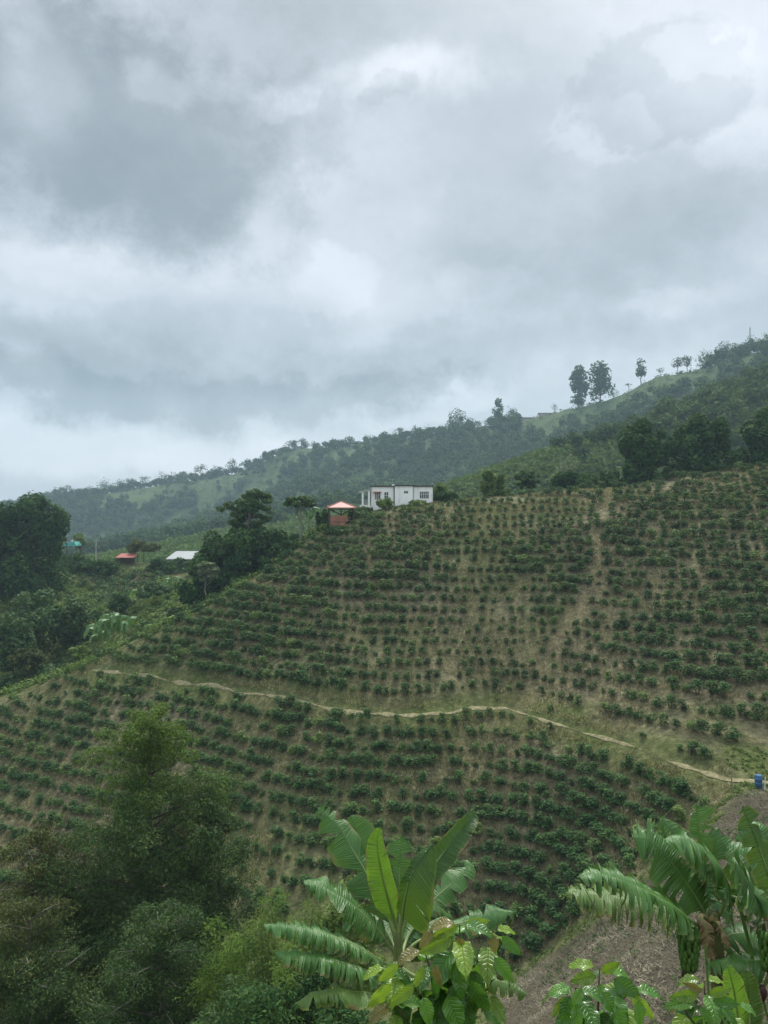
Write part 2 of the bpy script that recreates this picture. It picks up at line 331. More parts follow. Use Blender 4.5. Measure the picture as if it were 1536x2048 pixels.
# ------------------------------------------------------------ terrain
class TPS:
    def __init__(s, pts, lam=0.0, sc=50.):
        p = np.array(pts, float); s.sc = sc; s.xy = p[:, :2]/sc; n = len(p)
        d = np.linalg.norm(s.xy[:, None]-s.xy[None], axis=2); K = np.where(d > 0, d*d*np.log(d+1e-12), 0)+lam*np.eye(n)
        Pm = np.c_[np.ones(n), s.xy]; A = np.zeros((n+3, n+3)); A[:n, :n] = K; A[:n, n:] = Pm; A[n:, :n] = Pm.T
        s.w = np.linalg.solve(A, np.r_[p[:, 2], 0, 0, 0])
    def __call__(s, x, y):
        x = np.asarray(x, float); sh = x.shape; q = np.c_[x.ravel(), np.asarray(y, float).ravel()]/s.sc; out = np.empty(len(q))
        for i in range(0, len(q), 20000):
            d = np.linalg.norm(q[i:i+20000, None]-s.xy[None], axis=2); K = np.where(d > 0, d*d*np.log(d+1e-12), 0)
            out[i:i+20000] = K@s.w[:-3]+s.w[-3]+q[i:i+20000]@s.w[-2:]
        return out.reshape(sh)
near = [(700, 1036, 117), (800, 1008, 118), (900, 1000, 120), (1100, 985, 122), (1240, 972, 122), (1400, 950, 120), (1536, 930, 117), (1750, 880, 112),
        (640, 1062, 114), (580, 1112, 111), (480, 1178, 106), (340, 1252, 102), (230, 1302, 100.5), (130, 1350, 100), (0, 1398, 102), (-200, 1430, 110),
        (190, 1337, 98), (350, 1362, 90.5), (500, 1385, 84.5), (600, 1400, 81), (750, 1427, 76.5), (900, 1422, 77), (1000, 1415, 78.5), (1060, 1430, 76), (1200, 1470, 69), (1350, 1520, 62), (1450, 1562, 57.5), (1536, 1565, 57), (1700, 1580, 55),
        (0, 1650, 77), (200, 1720, 70), (500, 1780, 62), (650, 1800, 59.5), (800, 1850, 57), (1000, 1915, 56), (-200, 1650, 82),
        (1150, 1850, 54), (1300, 1720, 53.5), (1400, 1640, 54.5), (1040, 1935, 55),
        (1050, 1975, 50), (1536, 1600, 52), (1500, 1700, 45), (1536, 1850, 36), (1300, 1900, 39), (1100, 2020, 43), (1300, 2048, 33), (1536, 2048, 28), (1800, 1800, 36), (1800, 2100, 24),
        (250, 1122, 176), (385, 1122, 172), (130, 1118, 176), (-100, 1140, 170), (210, 1160, 166), (330, 1162, 163), (100, 1250, 135), (250, 1205, 145), (330, 1215, 130), (0, 1270, 130), (-150, 1280, 135),
        (450, 1200, 117), (300, 1290, 112), (150, 1345, 111), (0, 1385, 114), (600, 1090, 122)]
pts = [tuple(P(a, b, d)) for a, b, d in near]
pts += [(0, 0, -1.65), (-6, 0, -1.7), (6, 0, -1.6), (0, -8, -1.0), (0, 3, -2.9), (-4, 4, -4), (4, 3, -2.8), (0, 10, -8.8), (6, 10, -8.2), (14, 10, -8), (-8, 10, -9.5), (0, 20, -16.5), (8, 20, -15.5), (18, 20, -13),
        (-10, 20, -19), (-20, 20, -21), (-6, 34, -27), (-16, 34, -29), (-30, 34, -31), (0, 45, -31), (-14, 48, -34), (-34, 48, -36), (-50, 60, -35), (5, 34, -25.5), (40, 20, -6), (40, 40, -12), (-50, 20, -26), (-60, 85, -31), (-95, 100, -30),
        (0, 135, -3), (40, 140, 0), (80, 140, 4), (-15, 140, -8), (0, 160, -16), (60, 165, -10), (-40, 150, -16), (-90, 150, -12), (-60, 190, -20), (0, 190, -28), (100, 175, -8), (-140, 190, -22), (110, 100, 10), (120, 60, -3)]
tps = TPS(pts, 2e-4)
def H(x, y):
    x = np.asarray(x, float); y = np.asarray(y, float)
    z = tps(x, y)+fbm(x, y, 9, 4, 3)*.55*np.clip(y/30-.3, 0, 1)
    return z
def Hs(x, y): return float(H(np.array([x]), np.array([y]))[0])
def proj(x, y, z): return 768+F*x/np.maximum(y, .5), 1024-F*z/np.maximum(y, .5)
def inpoly(px, py, poly):
    r = np.zeros(np.shape(px), bool); n = len(poly)
    for i in range(n):
        x1, y1 = poly[i]; x2, y2 = poly[(i+1) % n]
        c = ((y1 > py) != (y2 > py)) & (px < (x2-x1)*(py-y1)/((y2-y1) or 1e-9)+x1); r ^= c
    return r
EDGE = [(-300, 1440), (0, 1398), (130, 1352), (190, 1325), (230, 1302), (340, 1252), (420, 1212), (480, 1178), (580, 1112), (640, 1066)]
FIELD = EDGE+[(700, 1040), (870, 1004), (1000, 992), (1100, 984), (1240, 968), (1400, 940), (1536, 912), (1900, 850), (1900, 1470), (1536, 1500), (1440, 1480), (1470, 1575), (1400, 1640), (1310, 1715), (1150, 1850), (1040, 1935), (900, 1940), (600, 1830), (300, 1830), (-300, 1800)]
PATH = [(185, 1340), (260, 1350), (350, 1362), (430, 1372), (500, 1385), (560, 1392), (610, 1403), (660, 1416), (750, 1427), (830, 1430), (900, 1425), (960, 1417), (1010, 1414), (1060, 1430), (1120, 1448), (1180, 1466), (1240, 1490), (1300, 1505), (1350, 1525), (1400, 1545), (1450, 1560), (1500, 1562), (1560, 1568)]
def on_ground(px, py, d0=40, d1=175, last=False):
    """the visible point of the near ground under a photo pixel"""
    d = np.arange(d0, d1, .25); x = (px-768)/F*d; z = H(x, d); ray = (1024-py)/F*d
    hit = np.nonzero((z[1:] >= ray[1:]) & (z[:-1] < ray[:-1]))[0]
    if len(hit) == 0: i = int(np.argmax(z/d)); return np.array([x[i], d[i], z[i]])
    i = hit[-1 if last else 0]+1; return np.array([x[i], d[i], z[i]])
pathw = np.array([on_ground(a, b) for a, b in PATH])
# ground mesh
gx = np.concatenate([np.arange(-170, -110, 3), np.arange(-110, 125, .7), np.arange(125, 170, 3)]); gy = np.concatenate([np.arange(-14, 28, 1.4), np.arange(28, 130, .6), np.arange(130, 200, 1.5)])
X, Y = np.meshgrid(gx, gy); Z = H(X, Y)
pdist = np.full(X.shape, 1e9)
for a, b in zip(pathw[:-1], pathw[1:]):
    ab = b[:2]-a[:2]; tt = np.clip(((X-a[0])*ab[0]+(Y-a[1])*ab[1])/(ab@ab+1e-9), 0, 1)
    pdist = np.minimum(pdist, np.hypot(X-a[0]-tt*ab[0], Y-a[1]-tt*ab[1]))
def covers(x, y, z):
    px, py = proj(x, y, z); f = inpoly(px, py, FIELD) & (y > 48) & (y < 126)
    nz = fbm(x, y, 14, 4, 11)
    mul = inpoly(px, py, [(940, 2300), (1000, 1990), (1080, 1925), (1190, 1850), (1330, 1735), (1440, 1640), (1475, 1590), (1536, 1572), (2200, 1500), (3500, 2300)]) | ((y < 28) & (x > 5))
    g = np.where(f, .30+nz*.9, .85+nz*.4)
    g = np.where(f & (px > 1150) & (py < 1400), g-.3, g)
    return f, mul, g, px, py
f, mul, g, px_, py_ = covers(X, Y, Z)
g = np.where(pdist < 2.1+fbm(X, Y, 5, 2, 71)*2, np.maximum(g, .8), g)
soil = (inpoly(px_, py_, [(170, 1150), (230, 1146), (300, 1150), (400, 1150), (380, 1175), (260, 1175), (190, 1172)]) & (Y > 150))*.9
def blur(a, k=2):
    for _ in range(k): a = (a+np.roll(a, 1, 0)+np.roll(a, -1, 0)+np.roll(a, 1, 1)+np.roll(a, -1, 1))/5
    return a
ny, nx = X.shape; idx = np.arange(ny*nx).reshape(ny, nx)
Fq = np.stack([idx[:-1, :-1], idx[:-1, 1:], idx[1:, 1:], idx[1:, :-1]], -1).reshape(-1, 4)
bank = np.clip(1-pdist/1.6, 0, 1)*-.12
me = mesh_np('ground', np.stack([X, Y, Z+bank], -1), Fq, MT['ground'], True, attrs={'straw': blur(np.clip(1.15-np.abs(px_-np.interp(py_, [940, 1100, 1180, 1300, 1420], [1250, 1235, 1180, 1110, 1050])-fbm(X, Y, 7, 3, 15)*30)/10, 0, 1)*f*(py_ < 1425)).ravel(), 'green': blur(np.clip(g, 0, 1)).ravel(), 'mulch': blur(mul.astype(float)).ravel(), 'soil': blur(soil*1.).ravel()})
tag(link('ground', me), 'brown grassy hillside planted with coffee', None, None, 'structure')
# footpath ribbon
def ribbon(name, pw, wid, mat, lift=.03):
    d = np.r_[0, np.cumsum(np.linalg.norm(np.diff(pw[:, :2], axis=0), axis=1))]; s = np.arange(0, d[-1], .35)
    x = np.interp(s, d, pw[:, 0]); y = np.interp(s, d, pw[:, 1])
    for _ in range(6): x[1:-1] = (x[:-2]+2*x[1:-1]+x[2:])/4; y[1:-1] = (y[:-2]+2*y[1:-1]+y[2:])/4
    T = np.stack([np.gradient(x), np.gradient(y)], 1); T /= np.linalg.norm(T, axis=1)[:, None]; Nn = np.stack([-T[:, 1], T[:, 0]], 1)
    w = wid*(1+1.9*fbm(s, s*0, 2.2, 3, 5))*np.clip(s/12+.4, 0, 1); off = .5*fbm(s, s*0+9, 5, 3, 8); cols = []
    for k in np.linspace(-1, 1, 6):
        xx = x+Nn[:, 0]*(w*k+off); yy = y+Nn[:, 1]*(w*k+off); cols.append(np.stack([xx, yy, H(xx, yy)-.12*np.clip(1-np.abs(w*k+off)/1.6, 0, 1)+lift+.03*(1-k*k)], 1))
    V = np.stack(cols, 1); n, mcol = V.shape[:2]; ix = np.arange(n*mcol).reshape(n, mcol)
    me = mesh_np(name, V, np.stack([ix[:-1, :-1], ix[:-1, 1:], ix[1:, 1:], ix[1:, :-1]], -1).reshape(-1, 4), mat, True)
    return tag(link(name, me), None, None, None, 'structure')
ribbon('path', pathw, .19, MT['trail'], .05)
ribbon('path', np.array([on_ground(a, b) for a, b in [(-60, 1420), (0, 1392), (35, 1372), (70, 1362)]]), .2, MT['trail'], .05)

# far hills
far = [(-500, 1050, 900), (-200, 1020, 950), (100, 990, 960), (200, 978, 950), (340, 955, 930), (480, 935, 900), (550, 897, 860), (600, 886, 840), (700, 884, 800), (800, 868, 760), (900, 862, 730), (1000, 845, 690), (1130, 818, 640), (1240, 790, 600), (1310, 752, 570), (1400, 738, 545), (1440, 718, 530), (1536, 690, 500), (1800, 620, 470), (2200, 560, 450),
       (-300, 1090, 500), (100, 1060, 560), (300, 1040, 620), (400, 1085, 380), (200, 1120, 300), (400, 1000, 760), (600, 950, 660), (600, 1010, 460), (700, 990, 500), (800, 960, 530), (900, 930, 580), (1000, 900, 600), (1150, 870, 560), (500, 1045, 430), (720, 1010, 380),
       (1000, 955, 300), (1150, 907, 315), (1300, 852, 325), (1400, 800, 335), (1536, 745, 345), (1800, 680, 350), (880, 988, 290), (940, 975, 295),
       (1100, 965, 230), (1300, 930, 230), (1536, 850, 240), (1800, 800, 240), (1000, 990, 230)]
fp = [tuple(P(a, b, d)) for a, b, d in far]
fp += [((1200-768)/F*425, 425, 30), ((1350-768)/F*430, 430, 46), ((1536-768)/F*430, 430, 62), ((1050-768)/F*400, 400, 14), ((900-768)/F*380, 380, 3)]
for px, py, d in far[:20]: q = P(px, py, d*1.18); fp.append((q[0], q[1], q[2]-.16*d))
for px, py, d in far[:20]: q = P(px, py, d*1.6); fp.append((q[0], q[1], -60))
fp += [(-200, 175, -40), (-80, 190, -40), (0, 190, -40), (80, 190, -25), (150, 190, -8), (230, 170, 10), (-500, 200, -50), (350, 200, 30)]
tpf = TPS(fp, 1e-4, 300.)
def HF(x, y):
    x = np.asarray(x, float); y = np.asarray(y, float)
    return tpf(x, y)+fbm(x, y, 90, 5, 21)*np.clip((y-200)/400, 0, 1)*11
# bring the ridge line to where it stands
RIDGE = [(-700, 1110), (-200, 1060), (0, 1018), (100, 1000), (200, 990), (340, 968), (480, 947), (560, 908), (600, 898), (700, 894), (800, 878), (900, 872), (1000, 850), (1130, 822), (1240, 793), (1310, 755), (1400, 741), (1440, 726), (1536, 700), (1800, 630), (2300, 560)]
HF0 = HF; rpx = np.arange(-700, 2301, 25.); rcor = np.zeros(len(rpx))
def HF(x, y):
    x = np.asarray(x, float); y = np.asarray(y, float); w_ = np.clip((y-380)/170, 0, 1); w_ = w_*w_*(3-2*w_)
    return HF0(x, y)-np.interp(768+F*x/np.maximum(y, 1), rpx, rcor)*y/F*w_
for _ in range(3):
    dd_ = np.arange(450, 1400, 12.); A_, B_ = np.meshgrid(rpx, dd_); sky_py = (1024-F*HF((A_-768)/F*B_, B_)/B_).min(0)
    rcor += np.interp(rpx, [a for a, b in RIDGE], [b for a, b in RIDGE])-sky_py
fx = np.arange(-900, 1000, 7.); fy = np.arange(150, 1450, 7.); X2, Y2 = np.meshgrid(fx, fy); Z2 = HF(X2, Y2); ny, nx = X2.shape; ix = np.arange(ny*nx).reshape(ny, nx)
me = mesh_np('hills', np.stack([X2, Y2, Z2], -1), np.stack([ix[:-1, :-1], ix[:-1, 1:], ix[1:, 1:], ix[1:, :-1]], -1).reshape(-1, 4), MT['hill'], True)
tag(link('hills', me), None, None, None, 'structure')
# valley floor far beyond, out to the horizon
me = mesh_np('valley_floor', [(-9000, -3000, -62), (9000, -3000, -62), (9000, 9000, -62), (-9000, 9000, -62)], [(0, 1, 2, 3)], MT['hill'])
tag(link('valley_floor', me), None, None, None, 'structure')

# ------------------------------------------------------------ foliage generators
def unit(v): return v/(np.linalg.norm(v, axis=-1, keepdims=True)+1e-9)
def leaves(C, Nn, size, aspect=.5, jit=.6, r=rng, up=.25, dirb=None):
    """rhombic leaves at C, roughly facing Nn"""
    n = len(C); nn = unit(Nn*(1-jit)+unit(r.normal(size=(n, 3)))*jit+np.array([0, 0, up])); a = unit(r.normal(size=(n, 3)) if dirb is None else dirb+r.normal(size=(n, 3))*.35)
    t = unit(a-nn*(a*nn).sum(1, keepdims=True)); b = np.cross(nn, t)
    s = (np.asarray(size)*r.uniform(.6, 1.35, n))[:, None]
    V = np.stack([C-t*s, C+b*s*aspect-t*s*.1, C+t*s, C-b*s*aspect-t*s*.1], 1)
    return V.reshape(-1, 3)
def quads(n): return np.arange(n*4).reshape(n, 4)
def clumps(centers, radii, n, r=rng, shell=(.55, 1.08)):
    """points on lumpy shells round the clump centres, with outward normals"""
    K = len(centers); w = (radii.prod(1))**(2/3); k = r.choice(K, n, p=w/w.sum())
    d = unit(r.normal(size=(n, 3))); rr = r.uniform(shell[0], shell[1], n)**.6
    return centers[k]+d*radii[k]*rr[:, None], d
def crown_spec(w, h, kind, r):
    """clump centres/radii for a crown of width w, height h, centred at (0,0,h/2)"""
    if kind == 'umbrella':
        K = 13; a = r.uniform(0, 6.28, K); q = np.sqrt(r.uniform(0, 1, K)); C = np.c_[np.cos(a)*q*w*.42, np.sin(a)*q*w*.42, h*(.72-.35*q*q)+r.normal(size=K)*h*.05]
        R = np.c_[np.full(K, w*.15), np.full(K, w*.15), np.full(K, h*.17)]*r.uniform(.7, 1.2, (K, 1))
    elif kind == 'tall':
        K = 28; z = r.uniform(.1, .93, K); a = r.uniform(0, 6.28, K); q = np.sin(np.pi*np.clip(z*.86+.1, 0, 1))**.7*r.uniform(.3, 1, K); C = np.c_[np.cos(a)*q*w*.33, np.sin(a)*q*w*.33, z*h]
        R = np.full((K, 3), w*.21)*r.uniform(.7, 1.25, (K, 1)); R[:, 2] *= 1.15
    elif kind == 'open':
        K = 64; d = unit(r.normal(size=(K, 3))); q = r.uniform(.35, 1.0, K)[:, None]; C = d*q*np.array([w*.42, w*.42, h*.42])+[0, 0, h*.5]
        R = np.full((K, 3), w*.07)*r.uniform(.6, 1.5, (K, 1)); R[:, 2] *= .5
    else:
        K = 38; d = unit(r.normal(size=(K, 3))); q = r.uniform(.4, .98, K)[:, None]; C = d*q*np.array([w*.46, w*.46, h*.50])+[0, 0, h*.47]; lo = C[:, 2] < h*.4; C[lo, :2] *= 1.25
        R = np.full((K, 3), w*.135)*r.uniform(.55, 1.5, (K, 1)); R[:, 2] *= .85*min(1.5, h/w+.2)
    return C, R
def tree(name, label, base, top, w, crown_h, kind='round', mat='mid', n=2500, leaf=.35, bark='bark', group=None, cat='tree', seed=None, trunk_r=None, lean=0.):
    r = np.random.default_rng(seed if seed is not None else int(abs(base[0]*131+base[1]*17)) % 99991)
    h = top-base[2]; root = empty(name, tuple(base), label, cat, group)
    C, R = crown_spec(w, crown_h, kind, r); off = np.array([lean, 0, h-crown_h]); C = C+off
    p, d = clumps(C, R, n, r)
    me = mesh_np('crown', leaves(p, d, leaf, .5, .5, r), quads(n), MT[mat]); link('crown', me, root)
    mb = MB(); tr = trunk_r or max(.06, h*.018); zt = h-crown_h*.45
    ks = np.linspace(0, 1, 7); wob = r.normal(size=(7, 2))*tr*.6; wob[0] = 0
    mb.tube(np.c_[wob[:, 0]+lean*ks**2, wob[:, 1], ks*zt-.3*(1-ks)], tr*(1-.6*ks)*(1+.5*np.exp(-ks*12)), 8)
    for c in C[r.permutation(len(C))[:min(len(C), 12)]]:
        k = r.uniform(.45, .95); a = np.array([lean*k*k, 0, k*zt]); mid = (a+c)/2+r.normal(size=3)*w*.03-[0, 0, abs(c[2]-a[2])*.12]
        mb.tube([a, mid, c], [tr*.42, tr*.28, tr*.1], 5)
    mb.build('trunk', MT[bark], root, True); return root
def ptree(label, px, top, cbot, wpx, d, kind='round', mat='mid', n=2500, leaf=None, name='tree', hf=None, **k):
    """a tree placed on the terrain at depth d below its photo position"""
    x = (px-768)/F*d; z = Hs(x, d) if hf is None else float(hf(np.array([x]), np.array([d]))[0])
    zt = (1024-top)/F*d; zb = (1024-cbot)/F*d; leaf = leaf or .0032*d
    if zt-z < 1: z = zt-1.
    return tree(name, label, np.array([x, d, z]), zt, wpx/F*d, zt-zb, kind, mat, n, leaf, **k)

# ---- far forest: thousands of trees on the far hill, one mass
nF = 8200; fpx = rng.uniform(-120, 1660, nF*3); fd = np.sqrt(rng.uniform(215**2, 960**2, nF*3)); xx = (fpx-768)/F*fd; zz = HF(xx, fd)
dens = fbm(xx, fd, 130, 4, 40)+.35*fbm(xx, fd, 35, 2, 44)
keep = (dens > -.40+.62*(fd < 400)*1.15) & ((1024-F*zz/fd) < 1140)
keep |= (rng.uniform(size=len(keep)) < .10) & (fd > 380)
fpy = 1024-F*zz/fd; keep &= ~((fpx > 1040) & (fpx < 1405) & (fpy < np.interp(fpx, [a for a, b in RIDGE], [b for a, b in RIDGE])+34)); keep &= ~((fpy < np.interp(fpx, [a for a, b in RIDGE], [b for a, b in RIDGE])+10) & (rng.uniform(size=len(fpx)) < .3))
sel = np.nonzero(keep)[0][:nF]; Vs = []
for i in sel:
    r = rng; w = r.uniform(5.5, 10.5)*(1.0 if fd[i] > 400 else .72); h = w*r.uniform(.7, 1.15); K = 5
    C = unit(r.normal(size=(K, 3)))*np.array([w*.27, w*.27, h*.2])+np.array([xx[i], fd[i], zz[i]+h*.62]); R = np.full((K, 3), w*.27)*r.uniform(.7, 1.2, (K, 1))
    n_ = 150 if fd[i] > 380 else 230
    p, dd = clumps(C, R, n_, r, (.75, 1.05)); Vs.append(leaves(p, dd, w*(.085 if n_ > 200 else .10), .6, .35, r))
V = np.concatenate(Vs); me = mesh_np('forest', V, quads(len(V)//4), MT['forest'])
tag(link('forest', me), 'dense green woodland covering the far hillside', None, None, 'stuff')
# low scrub on the far hills
nS = 14000; fpx = rng.uniform(-100, 1640, nS); fd = np.where(rng.uniform(size=nS) < .55, rng.uniform(215, 380, nS), np.sqrt(rng.uniform(215**2, 850**2, nS))); xx = (fpx-768)/F*fd; zz = HF(xx, fd)
Cc = np.repeat(np.c_[xx, fd, zz+.6], 14, 0)+rng.normal(size=(nS*14, 3))*[1.5, 1.5, .7]; me = mesh_np('scrub', leaves(Cc, np.tile([0, -.3, 1.], (len(Cc), 1)), .75, .6, .6), quads(len(Cc)), leafmat('scrub_foliage', [(.035, .068, .018), (.060, .105, .026), (.090, .145, .038), (.13, .18, .05)], .03, .2, .95, .03))
tag(link('scrub', me), 'pale scrub between the woods on the far hill', None, None, 'stuff')

# ---- skyline trees on the far ridge, each its own thing
def sky_at(px):
    d = np.arange(400, 1050, 4.); x = (px-768)/F*d; z = HF(x, d); i = int(np.argmax(z/d)); return x[i], d[i], z[i]
def skytree(label, px, hpx, wpx, kind='round', mat='forest', trunk=.3, n=420, group=None, name='ridge_tree'):
    x, d, z = sky_at(px); h = hpx/F*d*1.2; w = wpx/F*d*1.2
    return tree(name, label, np.array([x, d, z-1]), z+h, w, h*(1-trunk), kind, mat, n, max(w, h)*.045, 'darkbark', group)
skytree('dark feathery tall tree, left of the tall pair on the right-hand ridge', 1158, 68, 36, 'tall', 'dark', .06, 1200)
skytree('broad dark tall tree, right of the tall pair on the right-hand ridge', 1201, 64, 46, 'tall', 'dark', .10, 1300)
skytree('lone slender tree with open crown on the steep bare ridge', 1282, 42, 22, 'tall', 'dark', .28, 500)
skytree('left one of two small round trees standing high on the ridge', 1355, 28, 19, 'round', 'dark', .35, 400)
skytree('right one of two small round trees standing high on the ridge', 1374, 30, 21, 'round', 'dark', .3, 400)
skytree('thin pale bare-looking shrub tree on the ridge', 1321, 16, 18, 'open', 'palegreen', .3, 200)
skytree('tiny flat-topped tree on the steep ridge', 1258, 14, 14, 'umbrella', 'dark', .6, 150)
skytree('small round bush on the ridge right of the tall pair', 1227, 16, 20, 'round', 'dark', .1, 300)
skytree('dark round tree on the middle ridge', 911, 42, 36, 'round', 'dark', .12, 900)
skytree('smaller tree beside the dark round one on the middle ridge', 938, 26, 24, 'round', 'dark', .15, 500)
skytree('pointed conical tree on the middle ridge', 997, 44, 22, 'tall', 'mid', .08, 800)
skytree('round dense tree right of the pointed one on the middle ridge', 1023, 26, 28, 'round', 'dark', .1, 600)
skytree('small pointed tree beside the low ridge-top sheds', 1109, 16, 14, 'tall', 'mid', .2, 200)
skytree('thin pale tree on the middle ridge', 883, 22, 12, 'open', 'palegreen', .3, 150)
G = 'small trees in silhouette along the far left ridge'
for i, px in enumerate([112, 135, 176, 205, 236, 262, 292, 322, 350, 372, 398, 432, 466, 488]):
    skytree(('round', 'flat-topped', 'low round', 'pointed')[i % 4]+' hazy tree in silhouette on the far ridge above the '+('massive left tree' if px < 250 else 'valley sheds' if px < 400 else 'lacy tree'), px+rng.uniform(-4, 4), rng.uniform(17, 30), rng.uniform(18, 34), ['round', 'umbrella', 'round', 'tall'][i % 4], 'dark', .3, 260, G)
G = 'small trees lining the middle of the far ridge'
for i, px in enumerate([585, 606, 628, 668, 700, 735, 762, 800, 830, 852, 958, 975]):
    skytree(('round', 'flat-topped', 'low round')[i % 3]+' hazy tree lining the far ridge '+('above the umbrella tree' if px < 640 else 'left of the white house' if px < 740 else 'directly above the white house' if px < 860 else 'beside the pointed tree'), px+rng.uniform(-4, 4), rng.uniform(12, 22), rng.uniform(16, 30), ['round', 'umbrella', 'round'][i % 3], 'dark', .2, 220, G)
G = 'bamboo plumes on the right-hand ridge top'
for px in [1412, 1430, 1448, 1462, 1478, 1494, 1508, 1524, 1540]:
    skytree('feathery bamboo clump crowding the top of the right-hand ridge', px, rng.uniform(20, 32), rng.uniform(26, 36), 'round', 'mid', .05, 420, G, 'bamboo_clump')
# antenna mast
x, d, z = sky_at(1500); mr_ = empty('antenna_mast', (x, d, z), 'thin lattice antenna mast on top of the right-hand ridge', 'antenna')
mh = (1024-655)/F*d-z
mb = MB()
for a in (0, 2.1, 4.2): mb.bar((.7*math.cos(a), .7*math.sin(a), 0), (.25*math.cos(a), .25*math.sin(a), mh), .16)
for k in range(8):
    zz0 = mh*k/8; q = .7-.45*k/8; mb.bar((q, 0, zz0), (-q*.5, q*.8, zz0+mh/8), .1); mb.bar((-q*.5, q*.8, zz0), (-q*.5, -q*.8, zz0+mh/8), .1)
mb.build('lattice', MT['grey'], mr_)
mb = MB(); mb.tube([(0, 0, mh), (0, 0, mh+1.5)], .06); mb.build('whip', MT['grey'], mr_)
# buildings on the far hill
def hut(name, label, px, py, wpx, hpx, d, wall, roof, zf=None, windows=3, slope=.25, cat='building', depth=5, rz=0):
    q = P(px, py, d); w = wpx/F*d; h = hpx/F*d; root = empty(name, tuple(q), label, cat, None, rz)
    mb = MB(); mb.box(-w/2, w/2, 0, depth, -1.5, h*.7); mb.build('wall', wall, root)
    mb = MB(); e = .08*w; mb.add([(-w/2-e, -.6, h*.7), (w/2+e, -.6, h*.7), (w/2+e, depth*.5, h), (-w/2-e, depth*.5, h), (-w/2-e, depth+.6, h*.7), (w/2+e, depth+.6, h*.7),
                                  (-w/2-e, -.6, h*.64), (w/2+e, -.6, h*.64), (w/2+e, depth+.6, h*.64), (-w/2-e, depth+.6, h*.64)],
                                 [(0, 1, 2, 3), (3, 2, 5, 4), (0, 6, 7, 1), (4, 5, 8, 9), (0, 3, 4, 9, 6), (1, 7, 8, 5, 2), (6, 9, 8, 7)])
    mb.build('roof', roof, root)
    for k in range(windows):
        x0 = -w/2+w*(k+.5)/windows; mb = MB(); mb.box(x0-w*.09, x0+w*.09, -.05, .02, h*.25, h*.55); mb.build('window', MT['glass'], root)
    return root
def hfz(px, d): return float(HF(np.array([(px-768)/F*d]), np.array([d]))[0])
def far_hut(px, pybase, wpx, hpx, label, wall, roof, **k):
    dd = np.arange(230, 900, 4.); x = (px-768)/F*dd; ang = 1024-F*HF(x, dd)/dd; i = int(np.argmin(np.abs(ang-pybase))); hut('farmhouse', label, px, pybase, wpx, hpx, dd[i]-3, wall, roof, **k)
far_hut(680, 972, 20, 9, 'small white farmhouse on the far slope left of the big white house', MT['white'], MT['tin'])
far_hut(704, 973, 13, 5, 'tiny low outbuilding beside the small white farmhouse on the far slope', MT['white'], MT['tin'], windows=1)
for px, wp, lb in ((1054, 34, 'long low shed on the ridge skyline, the left one'), (1094, 28, 'long low shed on the ridge skyline, the right one')):
    x, d, z = sky_at(px); hut('ridge_shed', lb, px, 1024-z/d*F+1, wp, 6, d-2, MT['grey'], MT['wood'], windows=0, cat='shed')
far_hut(145, 1090, 22, 10, 'hillside house beyond the big tree with weathered sheet roof', MT['grey'], MT['tin'], windows=2)

# ------------------------------------------------------------ coffee bushes
def bush_mesh(k):
    r = np.random.default_rng(100+k); K = 13; a = r.uniform(0, 6.28, K); z = r.uniform(.25, .95, K); q = np.sqrt(1-np.abs(z-.45)/.75)*r.uniform(.25, .8, K)
    C = np.c_[np.cos(a)*q*.46, np.sin(a)*q*.46, z]; R = np.full((K, 3), .19)*r.uniform(.7, 1.3, (K, 1)); R[:, 2] *= .8
    n = 330; p, d = clumps(C, R, n, r, (.5, 1.1)); V = leaves(p, d+[0, 0, .3], .082, .42, .45, r, .4)
    # a few thin stems as slim upright slivers
    st = []
    for _ in range(7): x, y = r.normal(size=2)*.12; st.append([(x*.3-.015, y*.3, -.15), (x*.3+.015, y*.3, -.15), (x+.01, y, .5), (x-.01, y, .5)])
    return np.concatenate([V, np.array(st).reshape(-1, 3)])
BV = [bush_mesh(k) for k in range(7)]
BM = [mesh_np('coffee_bush', v, quads(len(v)//4), MT['coffee']) for v in BV]
cols = np.arange(-90, 1640, 4.); dgrid = np.arange(49, 125, .4)
CX = (cols[:, None]-768)/F*dgrid[None]; CY = np.broadcast_to(dgrid, CX.shape); CZ = tps(CX, CY)
CPX, CPY = proj(CX, CY, CZ); vis = (CZ/CY) >= np.maximum.accumulate(CZ/CY, axis=1)-1e-4; INF = inpoly(CPX, CPY, FIELD) & vis
spots = []; lev = -33.5; 
while lev < 11:
    D_ = np.full(len(cols), np.nan)
    for i in range(len(cols)):
        up = np.nonzero((CZ[i, 1:] >= lev) & (CZ[i, :-1] < lev) & INF[i, 1:])[0]
        if len(up):
            j = up[-1]; D_[i] = dgrid[j]+.4*(lev-CZ[i, j])/(CZ[i, j+1]-CZ[i, j]+1e-9)
    prev = None; accd = 0; nxt = rng.uniform(0, 1.4)
    for i in range(len(cols)):
        if np.isnan(D_[i]): prev = None; continue
        cur = np.array([(cols[i]-768)/F*D_[i], D_[i]])
        if prev is not None and np.linalg.norm(cur-prev) < 6:
            seg = np.linalg.norm(cur-prev); t_ = 0
            while accd+seg-t_ >= nxt:
                t_ += nxt-accd; accd = 0; spots.append(prev+(cur-prev)*min(1, t_/seg)); nxt = 1.16+rng.normal()*.12
            accd += seg-t_
        prev = cur
    lev += np.interp(lev, [-34, -20, 0, 8], [.90, .96, 1.12, 1.2])
sp = np.array(spots); sp += rng.normal(size=sp.shape)*[.09, .09]
sz = H(sp[:, 0], sp[:, 1]); f, mul, g, px_, py_ = covers(sp[:, 0], sp[:, 1], sz)
pd = np.full(len(sp), 1e9)
